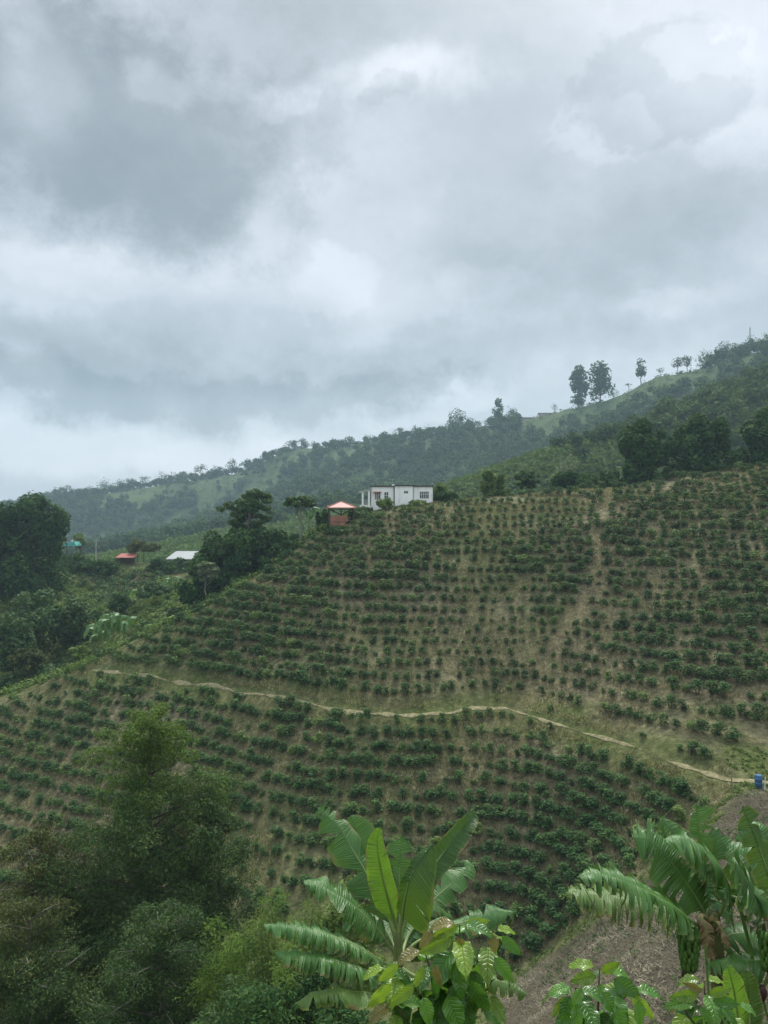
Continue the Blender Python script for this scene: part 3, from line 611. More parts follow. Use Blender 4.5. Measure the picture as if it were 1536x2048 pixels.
for a, b in zip(pathw[:-1], pathw[1:]):
    ab = b[:2]-a[:2]; tt = np.clip(((sp-a[:2])@ab)/(ab@ab+1e-9), 0, 1); pd = np.minimum(pd, np.linalg.norm(sp-a[:2]-tt[:, None]*ab, axis=1))
vig = fbm(sp[:, 0], sp[:, 1], 11, 3, 77)                        # vigour of the plants over the slope
base_s = 1.48+.80*vig+np.clip((px_-950)/600, 0, 1)*.30+np.clip((py_-1450)/400, 0, 1)*.1+np.clip((300-px_)/300, 0, 1)*.12
base_s -= .22*np.exp(-((px_-760)/260)**2-((py_-1330)/160)**2)
s_ = np.minimum(base_s*rng.uniform(.8, 1.18, len(sp)), np.where(py_ > 1450, 1.52, 1.75))
miss = rng.uniform(size=len(sp)) < np.clip(.04-.18*vig-.04*(px_ > 1050), .01, .25)
gul = np.interp(py_, [1000, 1180, 1300, 1420], [1215, 1180, 1110, 1050])     # dry strip running down the slope
strip = (np.abs(px_-gul) < 9+rng.uniform(-8, 8, len(sp))) & (py_ < 1420)
ok = f & ~miss & ~(strip & (rng.uniform(size=len(sp)) < .75)) & (pd > 1.05) & ~((px_ > 1060) & (pd < 2.2) & (py_ < 1600) & (rng.uniform(size=len(sp)) < .5))
ok &= ~((px_ < 720) & (py_ < 1050)) & ~((px_ > 730) & (px_ < 875) & (py_ < 1012)) & ~((px_ > 1430) & (py_ > 1480))
small = rng.uniform(size=len(sp)) < .15; s_ = np.where(small, s_*.6, s_)
sp, sz, s_, px_, py_, = sp[ok], sz[ok], s_[ok], px_[ok], py_[ok]
HID = [[(-200, 2100), (-200, 1700), (80, 1670), (210, 1560), (240, 1430), (300, 1415), (400, 1470), (440, 1620), (500, 1640), (500, 1760), (640, 1750), (660, 2100)], [(520, 1780), (620, 1740), (650, 1620), (940, 1600), (970, 1740), (1040, 1830), (1080, 2100), (520, 2100)], [(1130, 1800), (1160, 1740), (1270, 1740), (1280, 1660), (1400, 1600), (1700, 1600), (1700, 2100), (1130, 2100)]]
hid = np.zeros(len(sp), bool)
for h in HID: hid |= inpoly(px_, py_, h)
hid |= (px_ < 10) | (px_ > 1526)
app = np.where(hid, 0, s_/sp[:, 1]); order = np.argsort(-app); ind = order[:290]; rest = order[290:]
bG = 'coffee bushes in rows on the slope'
for i in ind:
    o = link('coffee_bush', BM[rng.integers(7)]); s = s_[i]; o.location = (sp[i, 0], sp[i, 1], sz[i]-.06); o.scale = (s*rng.uniform(.95, 1.2), s*rng.uniform(.95, 1.2), s*rng.uniform(.68, .86)); o.rotation_euler = (0, 0, rng.uniform(0, 6.28))
    lab = ('coffee bush above the footpath' if py_[i] < np.interp(px_[i], [p[0] for p in PATH], [p[1] for p in PATH]) else
           'coffee bush below the footpath on the right' if px_[i] > 900 else
           'coffee bush below the footpath on the left')
    lab = ('small ' if s < 1.05 else 'broad ' if s > 1.35 else 'middling ')+lab
    if px_[i] > 1250: lab += ', towards the barrel' if 1300 < py_[i] < 1650 else ', near the right edge'
    elif px_[i] > 900: lab += ', beside the right banana plant' if py_[i] > 1640 and px_[i] > 1080 else ', right of the central banana leaves' if py_[i] > 1600 else ', just under the path bend'
    elif py_[i] < 1560: lab += ', higher up near the path'
    else: lab += ', low beside the tall eucalyptus' if px_[i] < 650 else ', behind the central banana leaves'
    tag(o, lab, 'coffee bush', lab.replace('bush', 'bushes').replace(', ', ' '))
Vs = []; tint = []
for i in rest:
    v = BV[rng.integers(7)]; a = rng.uniform(0, 6.28); c, s2 = math.cos(a), math.sin(a); s = s_[i]
    q = np.stack([(v[:, 0]*c-v[:, 1]*s2)*s*1.05, (v[:, 0]*s2+v[:, 1]*c)*s*1.05, v[:, 2]*s*.78], 1)+[sp[i, 0], sp[i, 1], sz[i]-.06]; Vs.append(q); tint.append(np.full(len(q), rng.normal()*.13+(.35 if rng.uniform() < .04 else 0)))
V = np.concatenate(Vs); me = mesh_np('coffee_rows', V, quads(len(V)//4), MT['coffee'], attrs={'tint': np.concatenate(tint)})
tag(link('coffee_rows', me), 'smaller and farther coffee bushes covering the upper hillside in rows', None, None, 'stuff')
print('bushes', len(sp))

# ---- grass, litter and weeds on the slope
def pathdist(x, y):
    r_ = np.full(x.shape, 1e9)
    for a, b in zip(pathw[:-1], pathw[1:]):
        ab = b[:2]-a[:2]; tt = np.clip(((x-a[0])*ab[0]+(y-a[1])*ab[1])/(ab@ab+1e-9), 0, 1); r_ = np.minimum(r_, np.hypot(x-a[0]-tt*ab[0], y-a[1]-tt*ab[1]))
    return r_
def scatter(n, x0, x1, y0, y1, test):
    x = rng.uniform(x0, x1, n); y = rng.uniform(y0, y1, n); k = np.abs(x/y) < .56; x, y = x[k], y[k]; z = H(x, y); f, mul, g, px, py = covers(x, y, z); k = test(f, mul, g, px, py, x, y); k &= pathdist(x, y) > .5; return x[k], y[k], z[k]
def blades(name, label, pos, hgt, wid, mat, per=3, flat=.0):
    x, y, z = pos; B = np.repeat(np.c_[x, y, z-.03], per, 0)+rng.normal(size=(len(x)*per, 3))*[.12, .12, 0]; n = len(B)
    l = unit(np.c_[rng.normal(size=(n, 2))*(.45+flat), np.full(n, 1-flat)])*(hgt*rng.uniform(.5, 1.4, n))[:, None]; s = unit(np.c_[rng.normal(size=(n, 2)), np.zeros(n)])*wid
    me = mesh_np(name, np.stack([B-s, B+s, B+l], 1).reshape(-1, 3), np.arange(n*3).reshape(n, 3), mat); return tag(link(name, me), label, None, None, 'stuff')
dryp = scatter(330000, -72, 72, 50, 124, lambda f, mul, g, px, py, x, y: f & (fbm(x, y, 5, 3, 60)-.3*g > -.25))
blades('dry_grass', 'dry straw grass between the coffee rows', dryp, .34, .035, MT['straw'], 2, .25)
grp = scatter(120000, -72, 72, 50, 124, lambda f, mul, g, px, py, x, y: f & (fbm(x, y, 6, 3, 90)+.5*g > .22))
blades('green_grass', 'green weeds and grass between the coffee rows', grp, .30, .04, MT['gblade'], 2, .1)
litp = scatter(60000, -2, 34, 26, 60, lambda f, mul, g, px, py, x, y: mul & (px < 1640))
blades('leaf_litter', 'dry leaf litter and stalks on the brown near slope', litp, .34, .026, MT['litter'], 3, .75)
wp = scatter(2600, -2, 34, 26, 58, lambda f, mul, g, px, py, x, y: mul & (px < 1640) & (fbm(x, y, 4, 3, 33) > -.02))
C = np.repeat(np.c_[wp[0], wp[1], wp[2]+.12], 12, 0); C += rng.normal(size=C.shape)*[.13, .13, .07]
me = mesh_np('weeds', leaves(C, np.tile([0, 0, 1.], (len(C), 1)), .10, .4, .6), quads(len(C)), MT['mid']); tag(link('weeds', me), 'small green weeds sprouting through the brown litter', None, None, 'stuff')
# undergrowth in the left gully and along the field edge
def under(name, label, n, test, mat, size, rad, x0, x1, y0, y1, per=60):
    pos = scatter(n, x0, x1, y0, y1, test); K = len(pos[0]); sc = rng.uniform(.5, 1.5, K)
    C = np.repeat(np.c_[pos[0], pos[1], pos[2]+rad*.45*sc], per, 0); d = unit(rng.normal(size=C.shape)); rr = np.repeat(sc, per)[:, None]*rad*rng.uniform(.5, 1.1, (len(C), 1))
    me = mesh_np(name, leaves(C+d*rr*[1, 1, .7], d, size, .5, .5), quads(len(C)), MT[mat]); return tag(link(name, me), label, None, None, 'stuff')
gully = lambda lo, hi, sd: (lambda f, mul, g, px, py, x, y: (~f) & (~mul) & (px > -60) & (px < 720) & (y > 99) & (fbm(x, y, 9, 3, sd) > lo) & (fbm(x, y, 9, 3, sd) < hi))
under('undergrowth', 'light green tangled undergrowth in the gully left of the plantation', 5200, gully(-.05, 9, 50), 'light', .24, .75, -105, 0, 99, 170)
under('dark_undergrowth', 'dark tangled undergrowth in the gully left of the plantation', 5200, gully(-9, .02, 50), 'mid', .26, .95, -105, 0, 99, 175)
under('bank_grass', 'fresh green grass and weeds along the lower edge of the plantation', 3000, lambda f, mul, g, px, py, x, y: (~f) & (~mul) & (px > 880) & (px < 1600) & (y > 45) & (y < 62), 'light', .09, .16, -5, 34, 45, 62, 16)

# ------------------------------------------------------------ trees and shrubs round the plantation
ptree('massive dark tree rising at the left edge behind the gully', 62, 962, 1212, 156, 150, 'round', 'dark', 12000, .42, name='large_tree', cat='tree')
ptree('dark rounded tree cut by the left edge, in front of the massive one', -5, 975, 1220, 90, 146, 'round', 'dark', 6000, .42)
ptree('broad tree with a wide open lacy crown above the dark thicket', 500, 968, 1075, 138, 119, 'open', 'mid', 5200, .30, bark='palebark', name='lacy_tree')
ptree('large dark dense tree under the lacy crown', 492, 1030, 1160, 128, 116, 'round', 'dark', 8000, .34)
ptree('dark dense tree at the left of the thicket', 428, 1075, 1170, 100, 115, 'round', 'dark', 5500, .34)
ptree('dark bushy tree at the foot of the thicket', 402, 1140, 1218, 84, 112, 'round', 'dark', 4200, .32)
ptree('dark tree on the right flank of the thicket', 548, 1062, 1150, 84, 115, 'round', 'dark', 4500, .32)
ptree('small grey-green tree in front of the dark thicket', 412, 1118, 1165, 58, 109, 'open', 'palegreen', 1500, .3, bark='palebark')
ptree('dark undergrowth tree at the lower edge of the thicket', 470, 1135, 1185, 74, 112, 'round', 'dark', 3000, .32)
ptree('slender flat-topped umbrella tree between thicket and red-roofed kiosk', 600, 988, 1022, 66, 115, 'umbrella', 'mid', 1800, .26, bark='palebark', name='umbrella_tree')
ptree('dark bushy shrub beneath the umbrella tree', 584, 1066, 1100, 62, 117, 'round', 'dark', 2200, .28, name='shrub', cat='shrub')
ptree('dark shrub touching the left side of the kiosk', 648, 1018, 1060, 36, 116, 'round', 'dark', 1500, .25, name='shrub', cat='shrub')
ptree('leafy shrub at the foot of the kiosk', 684, 1051, 1072, 70, 110.5, 'round', 'mid', 1300, .25, name='shrub', cat='shrub')
ptree('green shrub between the kiosk and the white house porch', 722, 1012, 1036, 44, 115.5, 'round', 'mid', 1300, .22, name='shrub', cat='shrub')
ptree('light green shrub against the middle wall of the white house', 770, 996, 1016, 34, 115.5, 'round', 'light', 800, .2, name='shrub', cat='shrub')
ptree('low pale shrub against the right wall of the white house', 836, 999, 1014, 40, 116, 'round', 'light', 800, .2, name='shrub', cat='shrub')
ptree('dark round shrub at the right corner of the white house', 893, 978, 1008, 46, 119, 'round', 'dark', 1600, .26, name='shrub', cat='shrub')
ptree('light green shrub just behind the right corner of the white house', 880, 966, 1000, 34, 126, 'round', 'light', 1000, .25, name='shrub', cat='shrub')
ptree('upright yellow-green leafy tree on the crest', 978, 945, 998, 38, 121, 'tall', 'light', 2000, .25)
ptree('smaller yellow-green tree leaning beside the upright one on the crest', 1000, 950, 994, 24, 122, 'tall', 'light', 1100, .25)
ptree('mid green round tree on the crest right of the yellow-green pair', 1056, 934, 984, 56, 124, 'open', 'mid', 2200, .28)
ptree('bare pale twiggy tree on the crest', 1135, 895, 972, 60, 126, 'open', 'palegreen', 320, .22, bark='palebark', name='bare_tree')
ptree('dark low bushy tree left of the three big dark trees', 1148, 942, 984, 76, 124, 'round', 'dark', 2600, .28)
ptree('dark shrub at the foot of the first big dark tree', 1222, 938, 978, 50, 124, 'round', 'mid', 2000, .28, name='shrub', cat='shrub')
ptree('big dark dense tree on the crest, the first of three from the left', 1290, 834, 985, 116, 123, 'round', 'dark', 14000, .34, name='large_tree')
ptree('big dark dense tree on the crest, middle one of three', 1410, 826, 978, 118, 123, 'round', 'dark', 14000, .34, name='large_tree')
ptree('big dark dense tree on the crest cut by the right edge', 1530, 822, 950, 110, 120, 'round', 'dark', 11000, .34, name='large_tree')
ptree('dark shrub filling the gap between the first two big dark trees', 1350, 915, 978, 54, 127, 'round', 'dark', 2600, .3, name='shrub', cat='shrub')
ptree('dark shrub filling the gap between the middle and right big dark trees', 1468, 915, 968, 44, 127, 'round', 'dark', 2600, .3, name='shrub', cat='shrub')
ptree('bushy mid green tree in the left gully with dense rounded crown', 72, 1172, 1300, 130, 122, 'round', 'mid', 5000, .36)
ptree('leafy tree in the left gully just right of the rounded one', 158, 1188, 1290, 92, 124, 'round', 'mid', 3200, .36)
ptree('dark leafy tree low at the left edge of the gully', 25, 1225, 1345, 96, 114, 'round', 'mid', 4000, .34)
ptree('olive tree low in the left gully above the field corner', 60, 1290, 1352, 90, 110, 'open', 'olive', 3000, .3)
ptree('yellowish shrub beside the grey banana clump', 160, 1288, 1325, 52, 108, 'umbrella', 'light', 1200, .26, name='shrub', cat='shrub')
ptree('round green shrub in the upper gully under the soil bank', 238, 1185, 1222, 52, 132, 'round', 'mid', 1600, .3, name='shrub', cat='shrub')
ptree('flat-crowned green tree in the middle of the gully', 308, 1160, 1200, 76, 134, 'umbrella', 'mid', 1800, .3)
ptree('wide-spreading olive acacia behind the red-roofed shed', 287, 1074, 1112, 66, 178, 'umbrella', 'olive', 1600, .36)
ptree('pale round tree beyond the concrete pole', 160, 1062, 1095, 26, 200, 'round', 'light', 700, .4, hf=None)
G = 'hedge bushes in front of the valley sheds'
for px, tp, w, lb in ((150, 1104, 54, 'tallest hedge bush, beside the turquoise shelter'), (178, 1122, 50, 'dark hedge bush in front of the concrete pole'), (212, 1120, 54, 'dark hedge bush left of the red-roofed shed'), (318, 1116, 44, 'dark hedge bush between the red-roofed and tin-roofed sheds'), (350, 1118, 50, 'dark hedge bush under the front edge of the tin roof'), (378, 1120, 40, 'dark hedge bush where the tin roof meets the thicket')):
    ptree(lb, px, tp, 1148, w, 168, 'round', 'dark', 1500, .34, name='hedge_bush', cat='bush', group=G)
for px, tp, w, lb in ((545, 1130, 40, 'small dark bush on the field edge right of the thicket'), (352, 1212, 44, 'green bush at the field edge below the thicket'), (300, 1240, 50, 'green bush on the field edge above the grey banana clump'), (250, 1290, 40, 'dark bush on the field edge right of the yellowish shrub'), (110, 1330, 60, 'green bush at the left corner of the field'), (20, 1350, 60, 'dark green bush at the left end of the field edge')):
    ptree(lb, px, tp, tp+32, w, 108, 'round', 'mid', 1300, .26, name='bush', cat='bush')

# ------------------------------------------------------------ buildings near the crest
# white house
D0 = 118.5; u = D0/F
def hx(px): return (px-803)*u
def hz(py): return (1010-py)*u
house = empty('white_house', tuple(P(803, 1010, D0)), 'white flat-roofed single-storey house on the crest of the slope', 'house', None, math.radians(-4))
ww = MB()
ZB = -2.6
SEG = [(742, 787, 0.), (790, 826, -.9), (827, 865, -.1)]     # three volumes, the middle steps forward
WIN = {0: [(749, 761, 984, 1000), (768, 777, 984, 1003)], 1: [(808, 817, 982, 988)], 2: [(839, 858, 983, 998)]}
for k, (a, b, yf) in enumerate(SEG):
    x0, x1 = hx(a), hx(b)+(.0); zt = hz(973.5 if k != 1 else 972.5)
    ws = sorted(WIN[k]); xs = [x0]; 
    for (p, q, r_, s) in ws: xs += [hx(p), hx(q)]
    xs.append(x1)
    for i in range(len(xs)-1):
        if i % 2 == 0: ww.box(xs[i], xs[i+1], yf, yf+.25, ZB, zt)
        else:
            p, q, r_, s = ws[i//2]; ww.box(xs[i], xs[i+1], yf, yf+.25, ZB, hz(s)); ww.box(xs[i], xs[i+1], yf, yf+.25, hz(r_), zt)
    ww.box(x0, x0+.2, yf+.25, 7, ZB, zt-.01); ww.box(x1-.2, x1, yf+.25, 7, ZB, zt-.01)
ww.box(hx(742)+.21, hx(865)-.21, 6.8, 7.0, ZB, hz(974))
ww.build('wall', MT['white'], house)
rf = MB()
for k, (a, b, yf) in enumerate(SEG):
    zt = hz(973.5 if k != 1 else 972.5); rf.box(hx(a)-.12-(.0), hx(b)+.12, yf-.18, 7.1+.01*k, zt+.002*(k+1), zt+.16+.003*k)
rf.build('roof', MT['slab'], house)
for k, l in WIN.items():
    yf = SEG[k][2]
    for (p, q, r_, s) in l:
        x0, x1, z1, z0 = hx(p), hx(q), hz(r_), hz(s); fr = MB()
        fr.box(x0, x1, yf+.04, yf+.10, z0, z0+.06); fr.box(x0, x1, yf+.04, yf+.10, z1-.06, z1); nb = max(2, int((x1-x0)/.28))
        for i in range(nb+1):
            xx_ = x0+.03+(x1-x0-.06)*i/nb; fr.box(xx_-.028, xx_+.028, yf+.038, yf+.102, z0+.061, z1-.061)
        if z1-z0 > .6: fr.box(x0+.03, x1-.03, yf+.05, yf+.09, z0+(z1-z0)*.62, z0+(z1-z0)*.62+.05)
        wob = fr.build('window', MT['pvc'], house)
        pn = MB(); pn.box(x0, x1, yf+.13, yf+.15, z0, z1); pn.build('pane', MT['glass'], wob)
        if p == 749:
            cu = MB(); cu.box(x0+.05, x0+(x1-x0)*.55, yf+.108, yf+.125, z0+.1, z1-.05); cu.build('curtain', MT['curtain'], wob)
aw = MB(); aw.add([(hx(747), -.5, hz(984.5)), (hx(763), -.5, hz(984.5)), (hx(763), 0, hz(983)), (hx(747), 0, hz(983)), (hx(747), -.5, hz(985)), (hx(763), -.5, hz(985)), (hx(763), 0, hz(983.6)), (hx(747), 0, hz(983.6))], [(0, 1, 2, 3), (4, 7, 6, 5), (0, 4, 5, 1), (1, 5, 6, 2), (2, 6, 7, 3), (3, 7, 4, 0)]); aw.build('window_awning', MT['brick'], house)
pt = MB(); pt.add([(hx(718), -.6, hz(983.2)), (hx(741), -.6, hz(978)), (hx(741), 4, hz(977)), (hx(718), 4, hz(982.2)), (hx(718), -.6, hz(986.2)), (hx(741), -.6, hz(981)), (hx(741), 4, hz(980)), (hx(718), 4, hz(985.2))], [(0, 1, 2, 3), (4, 7, 6, 5), (0, 4, 5, 1), (1, 5, 6, 2), (2, 6, 7, 3), (3, 7, 4, 0)]); pt.build('porch_roof', MT['tin'], house)
for px in (725.5, 738): 
    q = MB(); q.box(hx(px)-.13, hx(px)+.13, -.5, -.24, -1.6, hz(984 if px < 730 else 980)); q.build('porch_post', MT['white'], house)
q = MB(); q.box(hx(720), hx(741), -.6, 4, -1.9, hz(1010)); q.build('porch_floor', MT['white'], house)
q = MB(); q.box(hx(720), hx(724), -.45, -.40, hz(1000.5), hz(1000)); q.box(hx(727.5), hx(736), -.45, -.40, hz(1000.5), hz(999.5))
for px in np.arange(728, 736, 1.2): q.box(hx(px)-.02, hx(px)+.02, -.44, -.41, hz(1011), hz(1000.5))
q.build('railing', MT['grey'], house)
q = MB(); q.tube([(hx(783), 2, hz(973)), (hx(783), 2, hz(956))], .03); q.tube([(hx(778), 2, hz(958)), (hx(789), 2, hz(956.5))], .02)
for px in (779, 781, 785, 787): q.tube([(hx(px), 1.6, hz(957.5)), (hx(px), 2.4, hz(957.5))], .015)
q.build('television_antenna', MT['grey'], house)
q = MB(); q.tube([(hx(786), 1, hz(972.4)), (hx(786), 1, hz(969.5)), (hx(786), 1, hz(969))], [.28, .28, .12], 10); q.build('rooftop_vent', MT['pvc'], house)
q = MB(); q.tube([(hx(866.3), -.05, hz(975)), (hx(866.3), -.05, hz(1010))], .05); q.build('drainpipe', MT['slab'], house)

# kiosk with red pyramid roof
D1 = 113.; u1 = D1/F; kx = lambda px: (px-682)*u1; kz = lambda py: (1052-py)*u1
kio = empty('kiosk', tuple(P(682, 1052, D1)), 'small open wooden kiosk with red pyramid roof and clay-coloured panel', 'kiosk', None, math.radians(6))
hw = kx(711); a = hw; rz_ = kz(1015); pk = kz(1003.5)
q = MB(); q.add([(-a, -a, rz_), (a, -a, rz_), (a, a, rz_), (-a, a, rz_), (-.12, -.12, pk), (.12, -.12, pk), (.12, .12, pk), (-.12, .12, pk), (-a, -a, rz_-.1), (a, -a, rz_-.1), (a, a, rz_-.1), (-a, a, rz_-.1)],
                [(0, 1, 5, 4), (1, 2, 6, 5), (2, 3, 7, 6), (3, 0, 4, 7), (4, 5, 6, 7), (0, 8, 9, 1), (1, 9, 10, 2), (2, 10, 11, 3), (3, 11, 8, 0), (8, 11, 10, 9)])
for k_ in range(4):
    ang = k_*math.pi/2; c_, s_2 = math.cos(ang), math.sin(ang); x_, y_ = -a, -a; q.bar(((x_*c_-y_*s_2), (x_*s_2+y_*c_), rz_+.02), (0, 0, pk+.05), .12)
q.build('roof', MT['redroof'], kio)
pw_ = hw*.82
for sx in (-1, 1):
    for sy in (-1, 1): q = MB(); q.box(sx*pw_-.08, sx*pw_+.08, sy*pw_-.08, sy*pw_+.08, -1.5, rz_-.1); q.build('post', MT['wood'], kio)
q = MB(); q.bar((0, 0, -.8), (0, 0, rz_-.12), .18)
for sx in (-1, 1): q.bar((0, 0, rz_-1.1), (sx*pw_, -pw_*.9, rz_-.2), .12); q.bar((0, 0, rz_-1.1), (sx*pw_, pw_*.9, rz_-.2), .12)
q.box(-pw_, pw_, -pw_-.06, -pw_+.06, rz_-.32, rz_-.2); q.box(-pw_, pw_, pw_-.06, pw_+.06, rz_-.32, rz_-.2); q.build('brace', MT['wood'], kio)
q = MB(); q.box(-pw_+.09, kx(694), -pw_+.0, -pw_+.07, kz(1043), kz(1031)); q.build('panel', MT['brick'], kio)
q = MB(); q.box(-pw_+.09, kx(690), -pw_+.02, -pw_+.07, kz(1053), kz(1044)); q.build('lower_panel', MT['brick'], kio)
q = MB(); q.box(-pw_-.1, pw_+.1, -pw_+.08, pw_+.1, kz(1044), kz(1042.5)); q.build('floor', MT['wood'], kio)

# valley sheds
def shed(name, label, x0, x1, ye, yr, yb, d, roof, wallm, depth=4, posts=True):
    uu = d/F; cx_ = (x0+x1)/2; root = empty(name, tuple(P(cx_, yb, d)), label, 'shed'); w = (x1-x0)*uu/2; ze, zr = (yb-ye)*uu, (yb-yr)*uu
    q = MB(); q.add([(-w, 0, ze), (w, 0, ze), (w*.96, depth, zr), (-w*.96, depth, zr), (-w, 0, ze-.12), (w, 0, ze-.12), (w*.96, depth, zr-.12), (-w*.96, depth, zr-.12)], [(0, 1, 2, 3), (4, 7, 6, 5), (0, 4, 5, 1), (1, 5, 6, 2), (2, 6, 7, 3), (3, 7, 4, 0)])
    nr = int(w*2/.5)
    for i in range(nr+1): xk = -w+2*w*i/nr; q.bar((xk, 0, ze+.03), (xk*.96, depth, zr+.03), .06)
    q.build('roof', roof, root)
    for sx in (-1, 1):
        for yy_ in (.3, depth-.3): p_ = MB(); p_.box(sx*w*.88-.08, sx*w*.88+.08, yy_-.08, yy_+.08, -1, ze-.12+(zr-ze)*yy_/depth*.9); p_.build('post', MT['wood'], root)
    if wallm: q = MB(); q.box(-w*.82, w*.8, depth*.5, depth*.5+.15, -1, ze-.2); q.build('wall', wallm, root)
    return root
shed('shed', 'small open shed with red sheet roof behind the hedge', 231, 267, 1115, 1108.5, 1128, 172, MT['redroof'], MT['wood'], 4)
shed('shed', 'long shed with pale grey tin roof beside the thicket', 332, 390, 1118, 1106, 1127, 170, MT['tin'], MT['wood'], 8)
tq = empty('tent_shelter', tuple(P(140, 1092, 171)), 'turquoise sheeted low shelter beside the massive left tree', 'shelter')
ut = 171/F
q = MB(); q.add([(-14*ut, 0, 0), (13*ut, 0, 0), (13*ut, 3, 0), (-14*ut, 3, 0), (-8*ut, .4, 7*ut), (6*ut, .4, 9*ut), (10*ut, 2.5, 8*ut), (-9*ut, 2.5, 6*ut)], [(0, 1, 5, 4), (1, 2, 6, 5), (2, 3, 7, 6), (3, 0, 4, 7), (4, 5, 6, 7)]); q.build('cover', MT['turq'], tq)
q = MB()
for sx in (-10, 9): q.tube([(sx*ut, 1, -4), (sx*ut, 1, .5)], .07)
q.build('post', MT['wood'], tq)
pl = empty('concrete_pole', tuple(P(192, 1128, 173)), 'pale concrete utility pole standing behind the hedge', 'pole'); up_ = 173/F
q = MB(); q.tube([(0, 0, -1), (0, 0, 49*up_)], [.17, .12], 8); q.build('shaft', MT['grey'], pl)
q = MB(); q.box(-.5, .5, -.05, .05, 46*up_, 46*up_+.1); q.build('crossarm', MT['grey'], pl)

# barrel, white pipe and stake by the path
bp = on_ground(1517, 1577, 40, 80); br = empty('barrel', tuple(bp), 'blue plastic barrel standing at the end of the footpath', 'barrel')
sb = 24/F*bp[1]/.9
q = MB(); zs = [0, .03, .28, .30, .32, .58, .60, .62, .86, .9]; rs = [.27, .29, .29, .305, .29, .29, .305, .29, .28, .25]; q.tube([(0, 0, z_*sb) for z_ in zs], np.array(rs)*sb*.92, 18); q.build('drum', MT['blue'], br, True)
q = MB(); q.tube([(0, 0, .9*sb), (0, 0, .925*sb)], .235*sb, 18); q.build('lid', MT['blue'], br)
pp = on_ground(1523.5, 1579, 40, 80); q = MB(); q.tube([(0, 0, -.2), (.01, 0, .55), (.03, 0, 24/F*pp[1]+.1)], .035, 7); o = q.build('water_pipe', MT['pvc']); o.location = tuple(pp-np.array([0, .45, 0])); tag(o, 'thin white upright pipe in front of the blue barrel', 'pipe')
pp = on_ground(1463, 1580, 40, 80); q = MB(); q.tube([(0, 0, -.2), (.03, 0, .5), (-.04, 0, 1.0)], [.045, .04, .03], 6); o = q.build('wooden_stake', MT['palebark']); o.location = tuple(pp); tag(o, 'thin weathered wooden stake at the corner of the plantation', 'stake')

